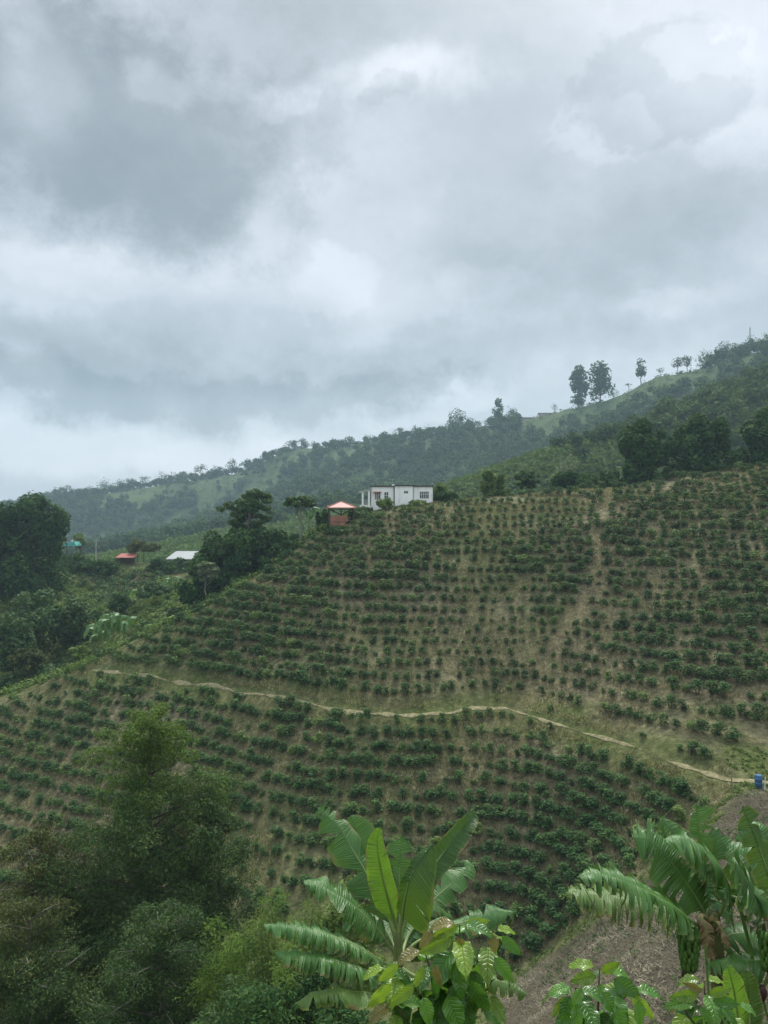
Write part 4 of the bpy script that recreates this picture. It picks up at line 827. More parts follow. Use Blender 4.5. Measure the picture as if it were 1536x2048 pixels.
# ------------------------------------------------------------ banana plants
def bez(pts, n):
    p = np.array(pts, float); d = np.r_[0, np.cumsum(np.linalg.norm(np.diff(p, axis=0), axis=1))]; s = np.linspace(0, d[-1], n)
    q = np.stack([np.interp(s, d, p[:, k]) for k in range(3)], 1)
    for _ in range(max(2, n//8)): q[1:-1] = (q[:-2]+2*q[1:-1]+q[2:])/4
    return q, d[-1]
def banana_leaf(root, org, pts, w, mat='ban', up=(0, -.5, 1), start=.12, fold=.15, droop=1.0, tear=.8, seed=0, wl=1., wr=1., slant=.35, label=None, ribr=.018, taper=6, curl=0.):
    """midrib through pts (px, py, depth); two half blades that fold, droop and tear into strips"""
    r = np.random.default_rng(seed+500); Q, Ln = bez([P(*p)-org for p in pts], 70); T = unit(np.gradient(Q, axis=0)); up = np.array(up, float)
    Sd = unit(np.cross(T, up)); Nn = unit(np.cross(Sd, T)); s = np.linspace(0, 1, 70)
    def at(a, sv): return np.stack([np.interp(sv, s, a[:, k]) for k in range(3)], -1)
    def width(sv):
        q = np.clip((sv-start)/(1-start), 0, 1); return w*np.clip(q/.16, 0, 1)**.6*np.sqrt(np.clip(1-q**taper, 0, 1))*(.8+.2*np.sin(np.pi*q))
    Vl, Fl, UV = [], [], []; base = 0; NT = 7; tt = np.linspace(0, 1, NT)
    for side, ws in ((1, wr), (-1, wl)):
        if ws <= 0: continue
        b = start; cuts = [b]
        while b < .999:
            b += (.010+.05*r.uniform()**2 if r.uniform() < tear else r.uniform(.10, .26)); cuts.append(min(b, 1))
        for c0, c1 in zip(cuts[:-1], cuts[1:]):
            nc = max(2, int((c1-c0)/.014)+1); sv = np.linspace(c0, c1, nc); sm = (c0+c1)/2
            dv = r.normal()*.38*(tear > .2)+r.normal()*.05; tw = r.normal()*.35*tear; lenf = 1+r.normal()*.10*tear; nar = (.15+.42*r.uniform()) if tear > .2 else .16*r.uniform()**2; tq = np.clip((tt[None]-.3*r.uniform())/.75, 0, 1)
            sq = sm+(sv[:, None]-sm)*(1-nar*tq)+.008*dv*tq      # strips narrow toward the margin
            wv = width(sv)*ws*lenf; sl = slant*tt[None]*wv[:, None]/Ln*(1-sq)**.3
            sq2 = np.clip(sq+sl, 0, 1); base_p = at(Q, sq2.ravel()).reshape(nc, NT, 3); Ss = at(Sd, sq2.ravel()).reshape(nc, NT, 3)*side; Ns = at(Nn, sq2.ravel()).reshape(nc, NT, 3)
            Gv = unit(-Ns*.35+np.array([0, 0, -.65])); Gv = np.where(droop < .3, -Ns, Gv)
            th = -fold+droop*tt[None]**1.1+dv*tq+tw*np.linspace(-1, 1, nc)[:, None]*tq+curl*tt[None]**2; th = np.broadcast_to(th, (nc, NT))[..., None]
            dirs = unit(Ss*np.cos(th)+Gv*np.sin(th)); step = np.diff(tt, prepend=0)[None, :, None]*wv[:, None, None]
            pos = base_p+np.cumsum(dirs*step, axis=1)+Ns*(.009*np.sin(sv*Ln*95)[:, None]*tt[None]*(1-.3*tt[None])+.012*np.sin(sv*Ln*17+seed)[:, None]*tt[None])[..., None]
            ixx = np.arange(nc*NT).reshape(nc, NT)+base; base += nc*NT; Vl.append(pos.reshape(-1, 3))
            fq = np.stack([ixx[:-1, :-1], ixx[1:, :-1], ixx[1:, 1:], ixx[:-1, 1:]], -1).reshape(-1, 4); Fl.append(fq)
            UV.append(np.stack([np.broadcast_to(sv[:, None]*Ln+seed*3, (nc, NT)), np.broadcast_to(tt[None], (nc, NT))], -1).reshape(-1, 2))
    me = mesh_np('leaf', np.concatenate(Vl), np.concatenate(Fl), MT[mat], True, uv=np.concatenate(UV)); lf = link('leaf', me, root)
    if label: lf['label'] = label
    mb = MB(); mb.tube(Q[::3]-Nn[::3]*.008, np.interp(s[::3], [0, start, 1], [ribr*1.5, ribr, .003]), 7); mb.build('midrib', MT['rib'], lf, True); return lf
def bunch(root, org, px, py, d, hpx, wpx, seed, bud=None):
    """a hanging bunch: hands of curved fingers round the stalk"""
    r = np.random.default_rng(seed); c = P(px, py, d)-org; u_ = d/F; h = hpx*u_; w = wpx*u_*.5; mb = MB()
    nh = 6
    for k in range(nh):
        z0 = h*(.46-.92*k/(nh-1)); rr = w*(.95-.35*k/(nh-1)); nf = 11
        for j in range(nf):
            a = 2*math.pi*j/nf+k*.4+r.normal()*.08; e = np.array([math.cos(a), math.sin(a), 0]); L_ = h*.26*r.uniform(.9, 1.1)
            pts_ = [c+e*rr*.25+[0, 0, z0-.1*h], c+e*rr*.75+[0, 0, z0-.09*h], c+e*rr*1.0+[0, 0, z0+L_*.2], c+e*rr*.95+[0, 0, z0+L_*.6], c+e*rr*.8+[0, 0, z0+L_*.85]]
            mb.tube(pts_, np.array([.5, .9, 1., .85, .25])*w*.19, 6)
    fb = mb.build('fruit_bunch', MT['ripe'], root, True)
    mb = MB(); mb.tube([c+[0, 0, h*.9], c+[0, 0, 0], c+[0, 0, -h*.62]]+([P(*bud, d)-org] if bud else []), .018, 7); mb.build('stalk', MT['rib'], fb, True)
    if bud:
        b = P(*bud, d)-org; mb = MB(); zz_ = np.linspace(.09, -.13, 9); mb.tube([b+[0, 0, q_] for q_ in zz_], [.012, .035, .05, .056, .055, .048, .038, .022, .004], 9); mb.build('flower_bud', MT['bud'], fb, True)
def zc(zx, zy): return 500+zx/2.56, 1580+zy/2.56
def z6(zx, zy): return 1036+zx/3.072, 1500+zy/3.072
def A(f, l): return [(*f(a, b), d) for a, b, d in l]
DB = 10.; base1 = P(792, 2048, DB+.1); base1[2] = Hs(base1[0], base1[1])
b1 = empty('banana_plant', tuple(base1), 'banana plant with upright broad leaves and torn drooping ones, centre foreground', 'banana plant')
crown = P(*zc(760, 860), DB)-base1
mb = MB(); ks = np.linspace(0, 1, 9); mb.tube([np.array([crown[0]*k, crown[1]*k, (crown[2]+.35)*k-.2*(1-k)]) for k in ks], np.interp(ks, [0, .5, 1], [.13, .10, .055]), 12); mb.build('pseudostem', MT['stem'], b1, True)
CB = (760, 900, DB)
BL1 = lambda l, w, **k: banana_leaf(b1, base1, A(zc, [CB]+l), w, **k)
BL1([(745, 760, 10.05), (690, 600, 10.15), (560, 360, 10.35), (440, 170, 10.5), (345, 88, 10.6)], .24, up=(.45, -1, .55), start=.22, fold=-.1, droop=.25, tear=.21, seed=1, wr=.9, wl=1.3, slant=.5, label='tall upright leaf with split tip, far left')
BL1([(750, 760, 10.2), (700, 600, 10.4), (610, 380, 10.6), (540, 200, 10.75), (515, 130, 10.8)], .26, up=(-.1, -1, .3), start=.25, droop=.15, fold=-.1, tear=.0, seed=2, wr=1.15, wl=.8, slant=.5)
BL1([(755, 700, 9.95), (735, 640, 9.9), (690, 480, 9.85), (655, 320, 9.85), (650, 225, 9.9), (672, 190, 9.9)], .215, mat='banlit', up=(.35, -1, .2), start=.34, droop=-.1, fold=.1, tear=0, seed=3, wr=.62, wl=1.1, slant=.6, label='bright yellow-green young leaf with curled tip', taper=3)
BL1([(765, 700, 10.3), (762, 520, 10.5), (768, 360, 10.6), (777, 225, 10.7)], .24, up=(.05, -1, .2), start=.35, droop=.3, fold=0, tear=.35, seed=4, slant=.35, taper=9)
BL1([(770, 700, 9.8), (790, 560, 9.65), (812, 460, 9.6), (860, 370, 9.65), (935, 275, 9.7)], .34, mat='bandark', up=(-.75, -1, .15), start=.42, droop=.35, fold=-.25, tear=.0, seed=5, wr=1.25, wl=.45, slant=-.25, label='broad deep green half-folded leaf in front', taper=4)
BL1([(775, 740, 10.1), (830, 560, 10.2), (930, 400, 10.3), (1050, 240, 10.4), (1165, 105, 10.5)], .22, mat='bandark', up=(-.6, -1, .5), start=.35, droop=-.2, fold=.25, tear=.0, seed=6, wr=1.1, wl=.6, slant=.5, label='rolled leaf pointing to the upper right', taper=5)
BL1([(800, 760, 10.5), (930, 570, 10.9), (1050, 460, 11.1), (1150, 370, 11.3)], .20, up=(-.5, -1, .8), start=.4, droop=.3, fold=0, tear=.3, seed=7, slant=.2, taper=9)
BL1([(740, 830, 10.1), (640, 690, 10.0), (520, 580, 9.9), (380, 495, 9.8), (268, 465, 9.75)], .28, up=(0, -.35, 1), start=.2, droop=1.3, fold=.2, tear=.9, seed=8, slant=.15)
BL1([(700, 890, 9.85), (560, 800, 9.6), (400, 735, 9.4), (200, 695, 9.3), (68, 690, 9.25)], .25, up=(0, -.2, 1), start=.14, droop=1.3, fold=.1, tear=1, seed=9, slant=.25, label='long drooping torn leaf on the left')
BL1([(690, 960, 9.75), (560, 905, 9.4), (380, 855, 9.2), (120, 830, 9.1)], .25, up=(0, -.2, 1), start=.12, droop=1.3, fold=.1, tear=1, seed=10, slant=.25)
BL1([(700, 1060, 9.6), (610, 1035, 9.3), (450, 1025, 9.1), (320, 1050, 9.0), (218, 1100, 9.0)], .20, mat='banyel', up=(0, -.2, 1), start=.12, droop=1.2, fold=.1, tear=.9, seed=11, slant=.1, label='low yellowing torn leaf on the left')
BL1([(830, 790, 10.2), (960, 720, 10.4), (1120, 665, 10.5), (1260, 630, 10.6), (1362, 620, 10.65)], .22, up=(0, -.5, 1), start=.25, droop=1.0, fold=.1, tear=.5, seed=12, slant=.2)
BL1([(850, 960, 9.9), (1000, 930, 10.0), (1150, 945, 10.0), (1300, 985, 10.0), (1428, 1050, 10.0)], .18, mat='banyel', up=(0, -.5, 1), start=.3, droop=1.1, fold=.1, tear=.6, seed=13, slant=.2, label='low yellow-green leaf reaching to the right')
BL1([(800, 770, 10.5), (880, 640, 10.8), (950, 590, 11.0), (1020, 640, 11.2), (1040, 720, 11.2)], .34, up=(0, -.3, 1), start=.25, droop=1.3, fold=.1, tear=.9, seed=14)
BL1([(740, 800, 10.4), (680, 690, 10.6), (600, 620, 10.8), (520, 640, 11.0), (470, 720, 11.0)], .34, up=(0, -.3, 1), start=.25, droop=1.3, fold=.1, tear=.9, seed=15)
BL1([(800, 820, 10.5), (900, 740, 10.9), (980, 760, 11.1), (1040, 830, 11.3)], .34, up=(0, -.3, 1), start=.2, droop=1.3, fold=.1, tear=.9, seed=16)

D2 = 9.5; base2 = P(1436, 2048, D2+.1); base2[2] = Hs(base2[0], base2[1])
b2 = empty('banana_plant', tuple(base2), 'banana plant with ragged drooping leaves, dry brown leaf and hanging green fruit', 'banana plant')
cr2 = P(*z6(1200, 1120), D2)-base2
mb = MB(); foot = np.array([.25, .1, -.1]); mb.tube([foot+(cr2+np.array([0, 0, .25])-foot)*k for k in ks], np.interp(ks, [0, .5, 1], [.14, .12, .07]), 12); mb.build('pseudostem', MT['stem'], b2, True)
CB2 = (1190, 1120, D2)
BL2 = lambda l, w, **k: banana_leaf(b2, base2, A(z6, [CB2]+l), w, **k)
BL2([(1080, 1060, 9.3), (960, 960, 9.1), (800, 870, 9.0), (640, 795, 8.9), (470, 750, 8.85), (375, 785, 8.85)], .33, up=(0, -.35, 1), start=.14, droop=1.25, fold=.2, tear=1, seed=21, slant=.15)
BL2([(1090, 1100, 9.5), (950, 1010, 9.6), (760, 940, 9.6), (560, 900, 9.6), (300, 868, 9.6)], .32, mat='banyel', up=(0, -.35, 1), start=.14, droop=1.0, fold=.1, tear=1, seed=22, slant=.2, label='yellow-green lower leaf reaching far left')
BL2([(1150, 1000, 9.5), (1080, 880, 9.5), (980, 740, 9.55), (890, 620, 9.6), (800, 545, 9.6), (702, 535, 9.6)], .42, up=(.1, -.8, .8), start=.16, droop=.75, fold=0, tear=.75, seed=23, slant=.1)
BL2([(1170, 1000, 9.8), (1130, 800, 10.1), (1020, 620, 10.3), (930, 470, 10.4), (870, 410, 10.45)], .32, up=(0, -.9, .7), start=.25, droop=.8, fold=0, tear=.8, seed=24, slant=.1)
BL2([(1185, 960, 9.9), (1150, 760, 10.2), (1110, 540, 10.3), (1095, 325, 10.4)], .19, up=(.2, -1, .2), start=.35, droop=.4, fold=0, tear=.7, seed=25, wr=1.5, wl=.7, slant=.35, taper=9, label='narrow upright ragged leaf')
BL2([(1240, 1000, 9.6), (1310, 860, 9.5), (1250, 720, 9.4), (1120, 600, 9.35), (980, 535, 9.3), (900, 560, 9.3)], .42, up=(0, -.35, 1), start=.25, droop=1.2, fold=.15, tear=.95, seed=26, slant=.1)
BL2([(1180, 950, 10.0), (1150, 850, 10.3), (1130, 760, 10.5), (1110, 700, 10.6)], .38, up=(0, -1, .3), start=.2, droop=.5, fold=0, tear=.3, seed=27)
BL2([(1230, 1180, 9.6), (1310, 1130, 9.6), (1400, 1120, 9.6), (1500, 1190, 9.6)], .30, up=(0, -.4, 1), start=.2, droop=.9, fold=.1, tear=.5, seed=28)
# dry brown leaf hanging down the stem
BL2([(1170, 1040, 9.35), (1130, 1020, 9.25), (1150, 1090, 9.2), (1175, 1190, 9.2), (1200, 1300, 9.25)], .11, mat='deadleaf', up=(0, -1, .1), start=.15, droop=.9, fold=-.3, tear=.9, seed=29, label='dry brown collapsed leaf hanging down the stem')
BL2([(1200, 1050, 9.35), (1235, 1070, 9.25), (1270, 1140, 9.2), (1300, 1220, 9.2)], .08, mat='deadleaf', up=(0, -1, .1), start=.15, droop=.9, fold=-.3, tear=.9, seed=30, label='dry brown shredded leaf on the right of the stem')
bunch(b2, base2, *z6(1050, 1235), 9.35, 66, 46, 5, bud=z6(1032, 1385))

D3 = 9.2; base3 = P(1600, 2048, D3); base3[2] = Hs(base3[0], base3[1])
b3 = empty('banana_plant', tuple(base3), 'banana plant cut by the right edge, with one huge upright leaf', 'banana plant')
mb = MB(); c3 = P(*z6(1640, 1050), D3)-base3; mb.tube([c3*k-np.array([0, 0, .2*(1-k)]) for k in ks], np.interp(ks, [0, .5, 1], [.13, .11, .06]), 12); mb.build('pseudostem', MT['stem'], b3, True)
CB3 = (1640, 1080, D3)
BL3 = lambda l, w, **k: banana_leaf(b3, base3, A(z6, [CB3]+l), w, **k)
BL3([(1610, 960, 9.1), (1540, 760, 9.0), (1460, 540, 9.0), (1380, 340, 9.05)], .25, mat='bandark', up=(.3, -1, .3), start=.22, droop=.3, fold=-.15, tear=.21, seed=31, wr=1.2, wl=.9, slant=.45, label='huge upright deep green leaf')
BL3([(1580, 960, 9.4), (1500, 800, 9.5), (1390, 660, 9.6), (1280, 590, 9.7)], .26, up=(.2, -.9, .8), start=.2, droop=.5, fold=.1, tear=.1, seed=32)
BL3([(1560, 980, 9.6), (1400, 760, 9.9), (1280, 590, 10.0), (1185, 480, 10.1)], .26, up=(0, -.9, .8), start=.3, droop=.6, fold=0, tear=.5, seed=33)
BL3([(1580, 940, 9.5), (1500, 860, 9.3), (1430, 860, 9.2), (1370, 940, 9.1)], .42, up=(0, -.35, 1), start=.2, droop=1.3, fold=.1, tear=.9, seed=34)
BL3([(1560, 1020, 9.3), (1480, 920, 9.2), (1400, 800, 9.15), (1330, 700, 9.1)], .40, up=(0, -.5, 1), start=.2, droop=1.2, fold=.1, tear=.9, seed=35)
BL3([(1620, 1290, 9.2), (1500, 1290, 9.1), (1350, 1290, 9.1), (1150, 1320, 9.1)], .24, up=(0, -.35, 1), start=.1, droop=1.2, fold=.1, tear=.9, seed=36)
BL3([(1600, 760, 9.8), (1480, 470, 10.0), (1340, 560, 10.1)], .22, up=(0, -.8, .8), start=.3, droop=.6, fold=0, tear=.6, seed=37)
bunch(b3, base3, *z6(1545, 1235), 9.0, 66, 44, 8, bud=z6(1500, 1490))
# two broad sucker leaves: a young banana shoot at its foot
D4 = 8.2; base4 = P(1478, 2140, D4); base4[2] = Hs(base4[0], base4[1])
b4 = empty('banana_shoot', tuple(base4), 'young banana shoot with two whole paddle-shaped leaves, lower right', 'banana shoot')
banana_leaf(b4, base4, A(z6, [(1400, 2200, 8.2), (1385, 1800, 8.2), (1350, 1600, 8.15), (1325, 1450, 8.1), (1290, 1325, 8.1)]), .17, 'banlit', (.2, -1, .2), start=.45, fold=-.1, droop=.1, tear=0, seed=41, slant=.4, taper=3)
banana_leaf(b4, base4, A(z6, [(1400, 2200, 8.3), (1420, 1800, 8.35), (1425, 1600, 8.4), (1415, 1450, 8.4), (1400, 1355, 8.4)]), .17, 'bandark', (.1, -1, .1), start=.4, fold=-.1, droop=.1, tear=0, seed=42, slant=.4, taper=4)
mb = MB(); mb.tube([(0, 0, -.1), P(*z6(1400, 2150), 8.2)-base4], [.07, .03], 8); mb.build('pseudostem', MT['stem'], b4, True)
# small far banana clumps
def far_banana(label, px, py, d, n, L_, mat='ban', nm='banana_plant', seed=0, h=2., group=None):
    r = np.random.default_rng(seed); b = on_ground(px, py, 90, 170, True) if d is None else np.array([(px-768)/F*d, d, Hs((px-768)/F*d, d)]); root = empty(nm, tuple(b), label, 'banana plant', group)
    for k in range(n):
        a = r.uniform(0, 6.28); e = np.array([math.cos(a), math.sin(a), 0]); c = np.array([0, 0, h]); up_v = r.uniform(1.2, 2.6)
        pts_ = [c*.6, c, c+e*L_*.4+[0, 0, L_*.45*up_v], c+e*L_*.75+[0, 0, L_*.45*up_v-.1], c+e*L_*1.0+[0, 0, L_*.2*up_v-.2]]
        pts_ = [b+p_ for p_ in pts_]; pp_ = [(768+F*q_[0]/q_[1], 1024-F*q_[2]/q_[1], q_[1]) for q_ in pts_]
        banana_leaf(root, b, pp_, L_*.13, mat, (0, -.7, .7), start=.25, droop=.9, fold=.1, tear=.5, seed=seed*20+k, ribr=.03)
    mb = MB(); mb.tube([(0, 0, -.3), (0, 0, h)], [.16, .09], 7); mb.build('pseudostem', MT['stem'], root, True)
for k, (px, py, d, lb) in enumerate([(206, 1290, 107, 'grey-green banana plant at the left of the clump by the field edge'), (226, 1285, 106, 'grey-green banana plant in the middle of the clump by the field edge'), (248, 1275, 107, 'grey-green banana plant at the right of the clump by the field edge')]):
    far_banana(lb, px, py, d, 8, 2.6, 'banyel' if k == 9 else 'ban', seed=60+k, h=2.2)
far_banana('banana plant with drooping leaves under the umbrella tree', 618, 1075, 115.5, 8, 2.2, seed=66, h=2.4)
far_banana('low banana plant in the middle of the left gully', 285, 1180, 138, 8, 2.4, 'banlit', seed=67, h=1.2)
far_banana('pale banana plant against the soil bank', 345, 1165, 150, 7, 2.2, seed=68, h=1.4)

# ------------------------------------------------------------ foreground coffee plants
def leaf_grid(base, d, n, L_, Wd, r, bend=.5, NU=13, NV=9):
    d = unit(d); n = unit(n-d*np.dot(n, d)); b = np.cross(n, d); u_ = np.linspace(0, 1, NU)[:, None]; v_ = np.linspace(-1, 1, NV)[None]
    wid = Wd*np.sin(np.pi*np.clip(u_, .0, 1)**.85)**.75*(1-.35*u_)*1.12; wid = np.where(u_ > .86, wid*.55, wid)
    bend = bend*r.uniform(.7, 1.3); ang = bend*u_; x = np.cumsum(np.cos(ang))/NU*L_; z = -np.cumsum(np.sin(ang))/NU*L_
    pos = base+d*x[:, None, None]+n*z[:, None, None]+b*(v_*wid)[..., None]
    q = .22*wid*np.abs(v_)**1.4+.10*Wd*np.abs(np.sin((u_-.17*np.abs(v_))*np.pi*9))*(1-np.abs(v_)**3)*np.minimum(1, 2*np.abs(v_)+.3)+.18*Wd*np.abs(v_)**2*np.sin(u_*17+r.uniform(0, 6))
    pos = pos+n*q[..., None]
    ixx = np.arange(NU*NV).reshape(NU, NV); fq = np.stack([ixx[:-1, :-1], ixx[1:, :-1], ixx[1:, 1:], ixx[:-1, 1:]], -1).reshape(-1, 4)
    uv = np.stack([np.broadcast_to(u_, (NU, NV)), np.broadcast_to(v_*.5+.5, (NU, NV))], -1).reshape(-1, 2); return pos.reshape(-1, 3), fq, uv
def coffee_plant(label, stems, d, seed, hand, nrand, bronze=.15, young=.3, size=.20, spread=1.):
    """stems: polylines in photo pixels; leaves in opposite pairs along them; hand: leaves given by base and tip pixel"""
    r = np.random.default_rng(seed); org = P(*stems[0][0], d); org[2] = Hs(org[0], d); root = empty('coffee_plant', tuple(org), label, 'coffee plant'); sets = {'cl': [], 'cly': [], 'clb': []}; mb = MB()
    for si, st in enumerate(stems):
        dz = r.normal()*.06 if si else 0; p = [P(a, b, d+dz*(k/len(st))*2)-org for k, (a, b) in enumerate(st)]
        if si == 0: p = [np.array([0, 0, -.05])]+p
        q, L0 = bez(p, 24); mb.tube(q, np.linspace(.011 if si == 0 else .006, .0025, 24), 6)
        npair = max(4, int(L0/.05)); T = unit(np.gradient(q, axis=0))
        for k in range(npair):
            s_k = 1-k/npair*.9; i = int(s_k*23); c = q[i]; t = T[i]; a0 = k*1.57+r.normal()*.3
            for sg in (0, math.pi):
                if r.uniform() > nrand: continue
                h_ = np.array([math.cos(a0+sg), math.sin(a0+sg), 0]); dd = h_*1.0+t*(.55 if k < 2 else .15)+np.array([0, 0, -.35-.16*min(k, 4)])
                L_ = size*r.uniform(.75, 1.15)*(.6 if k == 0 else .85 if k == 1 else 1); key = 'clb' if (k == 0 and r.uniform() < bronze*1.2) else ('cly' if (k < 2 and r.uniform() < young*2) or r.uniform() < young*.25 else 'cl')
                mb.tube([c, c+unit(dd)*.012], .0018, 4); sets[key].append(leaf_grid(c+unit(dd)*.01, dd, np.array([0, -.25, 1.])+h_*.2, L_, L_*.23, r, 1.1))
    for (a, b, key, wf, fr) in hand:
        pa, pb = P(*a, d-fr)-org, P(*b, d-fr-.03)-org; dd = pb-pa; L_ = np.linalg.norm(dd)
        sets[key].append(leaf_grid(pa, dd, np.array([r.normal()*.3, -1., .55]), L_*1.08, L_*wf*.55, r, .35))
    for key, nm in (('cl', 'foliage'), ('cly', 'young_foliage'), ('clb', 'bronze_shoot')):
        if not sets[key]: continue
        if key == 'clb':
            for v, fq, uv in sets[key]: link('bronze_leaf', mesh_np('bronze_leaf', v, fq, MT[key], True, uv=uv), root)
            continue
        V, Fq_, UV_, nb = [], [], [], 0
        for v, fq, uv in sets[key]: V.append(v); Fq_.append(fq+nb); UV_.append(uv); nb += len(v)
        link(nm, mesh_np(nm, np.concatenate(V), np.concatenate(Fq_), MT[key], True, uv=np.concatenate(UV_)), root)
    mb.build('stem', MT['coffeestem'], root, True); return root
coffee_plant('bushy coffee plant with bronze and yellow-green new leaves, centre foreground',
    [[(880, 2110), (872, 2000), (862, 1930), (848, 1900)], [(878, 2050), (905, 1960), (920, 1890), (919, 1850)], [(880, 2030), (930, 1950), (975, 1900), (985, 1862)], [(876, 2040), (830, 1980), (795, 1940), (775, 1935)], [(880, 2060), (960, 2000), (985, 1960)], [(880, 2090), (820, 2050), (790, 2010)]],
    3.0, 3, [((920, 1848), (862, 1878), 'cly', .34, .05), ((925, 1855), (975, 1842), 'cly', .4, .05), ((914, 1870), (839, 1906), 'cly', .36, .06), ((918, 1870), (925, 1922), 'clb', .45, .1), ((845, 1990), (862, 2052), 'cl', .5, .15), ((890, 1985), (925, 2060), 'cl', .55, .14), ((786, 1962), (737, 2020), 'cly', .36, .12), ((800, 1925), (758, 1965), 'cly', .36, .1),
                ((985, 1865), (990, 1905), 'clb', .55, .1), ((1000, 1870), (1042, 1910), 'cl', .4, .06), ((985, 1910), (1028, 1965), 'cl', .4, .08), ((868, 1925), (880, 1975), 'clb', .4, .14), ((905, 1920), (935, 1985), 'cl', .4, .1), ((850, 1930), (828, 1975), 'cly', .4, .12), ((835, 1965), (775, 2015), 'cly', .3, .14), ((868, 1858), (838, 1896), 'clb', .4, .08), ((940, 1955), (975, 2030), 'cl', .45, .12), ((820, 1950), (790, 2000), 'cl', .45, .06)], .95, .2, .3)
coffee_plant('round coffee plant with glossy bright green leaves, bottom right of centre',
    [[(1195, 2110), (1196, 2010), (1198, 1960), (1199, 1938)], [(1195, 2060), (1160, 2000), (1150, 1975)], [(1196, 2060), (1245, 2000), (1262, 1980)]],
    2.7, 9, [((1196, 1950), (1144, 1962), 'cly', .42, .04), ((1200, 1946), (1238, 1928), 'cly', .4, .03), ((1165, 1975), (1146, 2010), 'cl', .5, .12), ((1200, 1980), (1232, 2025), 'cl', .6, .12), ((1222, 1955), (1280, 1992), 'cl', .5, .06), ((1260, 1985), (1314, 2040), 'cly', .3, .08), ((1135, 1990), (1104, 2035), 'cly', .3, .08), ((1140, 1985), (1125, 2048), 'cl', .45, .12), ((1275, 1995), (1282, 2055), 'cl', .5, .14), ((1205, 1965), (1200, 1990), 'cl', .5, .15), ((1150, 2005), (1158, 2060), 'cl', .5, .15), ((1230, 2005), (1250, 2070), 'cl', .5, .14)], .95, .05, .2)
coffee_plant('low pale-tipped coffee plant at the foot of the banana shoot, bottom right',
    [[(1415, 2110), (1412, 2040), (1410, 1985), (1408, 1962)], [(1415, 2080), (1375, 2030), (1365, 2005)], [(1415, 2080), (1455, 2030), (1470, 2010)]],
    3.1, 12, [((1405, 1985), (1375, 1968), 'clb', .3, .03), ((1400, 1990), (1345, 1995), 'cly', .35, .05), ((1390, 1998), (1332, 2015), 'cl', .35, .06), ((1415, 1990), (1462, 1978), 'cly', .38, .05), ((1420, 2000), (1480, 2010), 'cl', .4, .06), ((1400, 2010), (1425, 2050), 'cl', .5, .1), ((1440, 2010), (1480, 2050), 'cl', .45, .1)], .95, .1, .35, .17)

# ------------------------------------------------------------ near trees on the left, below the viewpoint
def branch_tree(name, label, px, top, d, wpx, hpx, seed, mat, tipmat, n, leaf, bark, nb=46, cat='tree', openness=.5, peak=1.):
    """one leader, whorls of rising limbs, twigs with slim leaves"""
    r = np.random.default_rng(seed); x = (px-768)/F*d; zt = (1024-top)/F*d; zg = Hs(x, d); h = zt-zg; w = wpx/F*d; ch = min(hpx/F*d, h*.97); root = empty(name, (x, d, zg), label, cat); mb = MB()
    lead = np.array([[r.normal()*.12*k, r.normal()*.12*k, h*k] for k in np.linspace(0, 1, 12)]); lead[0] = [0, 0, -.4]; mb.tube(lead, np.interp(np.linspace(0, 1, 12), [0, 1], [h*.014, .02]), 9)
    C, Rr, tipw = [], [], []
    for k in range(nb):
        f_ = (k+.5)/nb; z = h-ch+ch*f_**.9; a = k*2.4+r.normal()*.3; rad = w*.5*(1-f_**peak)**.42*r.uniform(.6, 1.08)+.25; e = np.array([math.cos(a), math.sin(a), 0])
        p0 = np.array([np.interp(z, lead[:, 2], lead[:, 0]), np.interp(z, lead[:, 2], lead[:, 1]), z-rad*.35]); p2 = p0+e*rad+[0, 0, rad*.45]; p1 = (p0+p2)/2+[0, 0, rad*.08]+r.normal(size=3)*.1
        mb.tube([p0, p1, p2], [.03+rad*.010, .02+rad*.004, .008], 5)
        for j in range(7):
            t_ = r.uniform(.3, 1.05); c = p0+(p2-p0)*t_+r.normal(size=3)*rad*.16*[1, 1, .8]; C.append(c); Rr.append(rad*.15+.32); tipw.append(f_)
            mb.tube([p0+(p2-p0)*t_*.8, c], [.012, .004], 4, False)
    C = np.array(C); Rr = np.array(Rr); k = r.choice(len(C), n, p=Rr**2/(Rr**2).sum()); dn_ = unit(r.normal(size=(n, 3))); p = C[k]+dn_*(Rr[k]*r.uniform(.35, 1.0, n)**.5)[:, None]*[1.0, 1.0, .62]
    V = leaves(p, dn_, leaf*1.25, .30, .6, r, .4, dirb=np.tile([0, 0, -.3], (n, 1))+(p-C[k])).reshape(n, 4, 3); tw = np.array(tipw)[k]+r.normal(size=n)*.09
    istip = (tw > .80); link('crown', mesh_np('crown', V[~istip].reshape(-1, 3), quads((~istip).sum()), MT[mat]), root)
    if istip.any(): link('new_growth', mesh_np('new_growth', V[istip].reshape(-1, 3), quads(istip.sum()), MT[tipmat]), root)
    mb.build('trunk', MT[bark], root, True); return root
branch_tree('eucalyptus_tree', 'tall tapering olive-green eucalyptus with a bright rounded top, left foreground', 302, 1422, 38, 470, 780, 5, 'euc', 'euctip', 150000, .075, 'bark', 80)
branch_tree('eucalyptus_tree', 'shorter brownish-olive eucalyptus left of the tall one', 82, 1660, 36, 320, 520, 6, 'olive', 'olive', 60000, .07, 'palebark', 50)
branch_tree('eucalyptus_tree', 'side crown of grey-green eucalyptus leaning out right of the tall trunk', 445, 1618, 39, 210, 500, 7, 'euc', 'euc', 32000, .07, 'bark', 32)
branch_tree('eucalyptus_tree', 'low dark eucalyptus with pale forked branches, bottom left corner', 60, 1800, 30, 330, 420, 8, 'euc', 'olive', 60000, .052, 'palebark', 40)
branch_tree('eucalyptus_tree', 'dark small-leaved tree filling the bottom below the tall eucalyptus', 320, 1830, 30, 360, 380, 9, 'euc', 'euc', 75000, .052, 'palebark', 46)
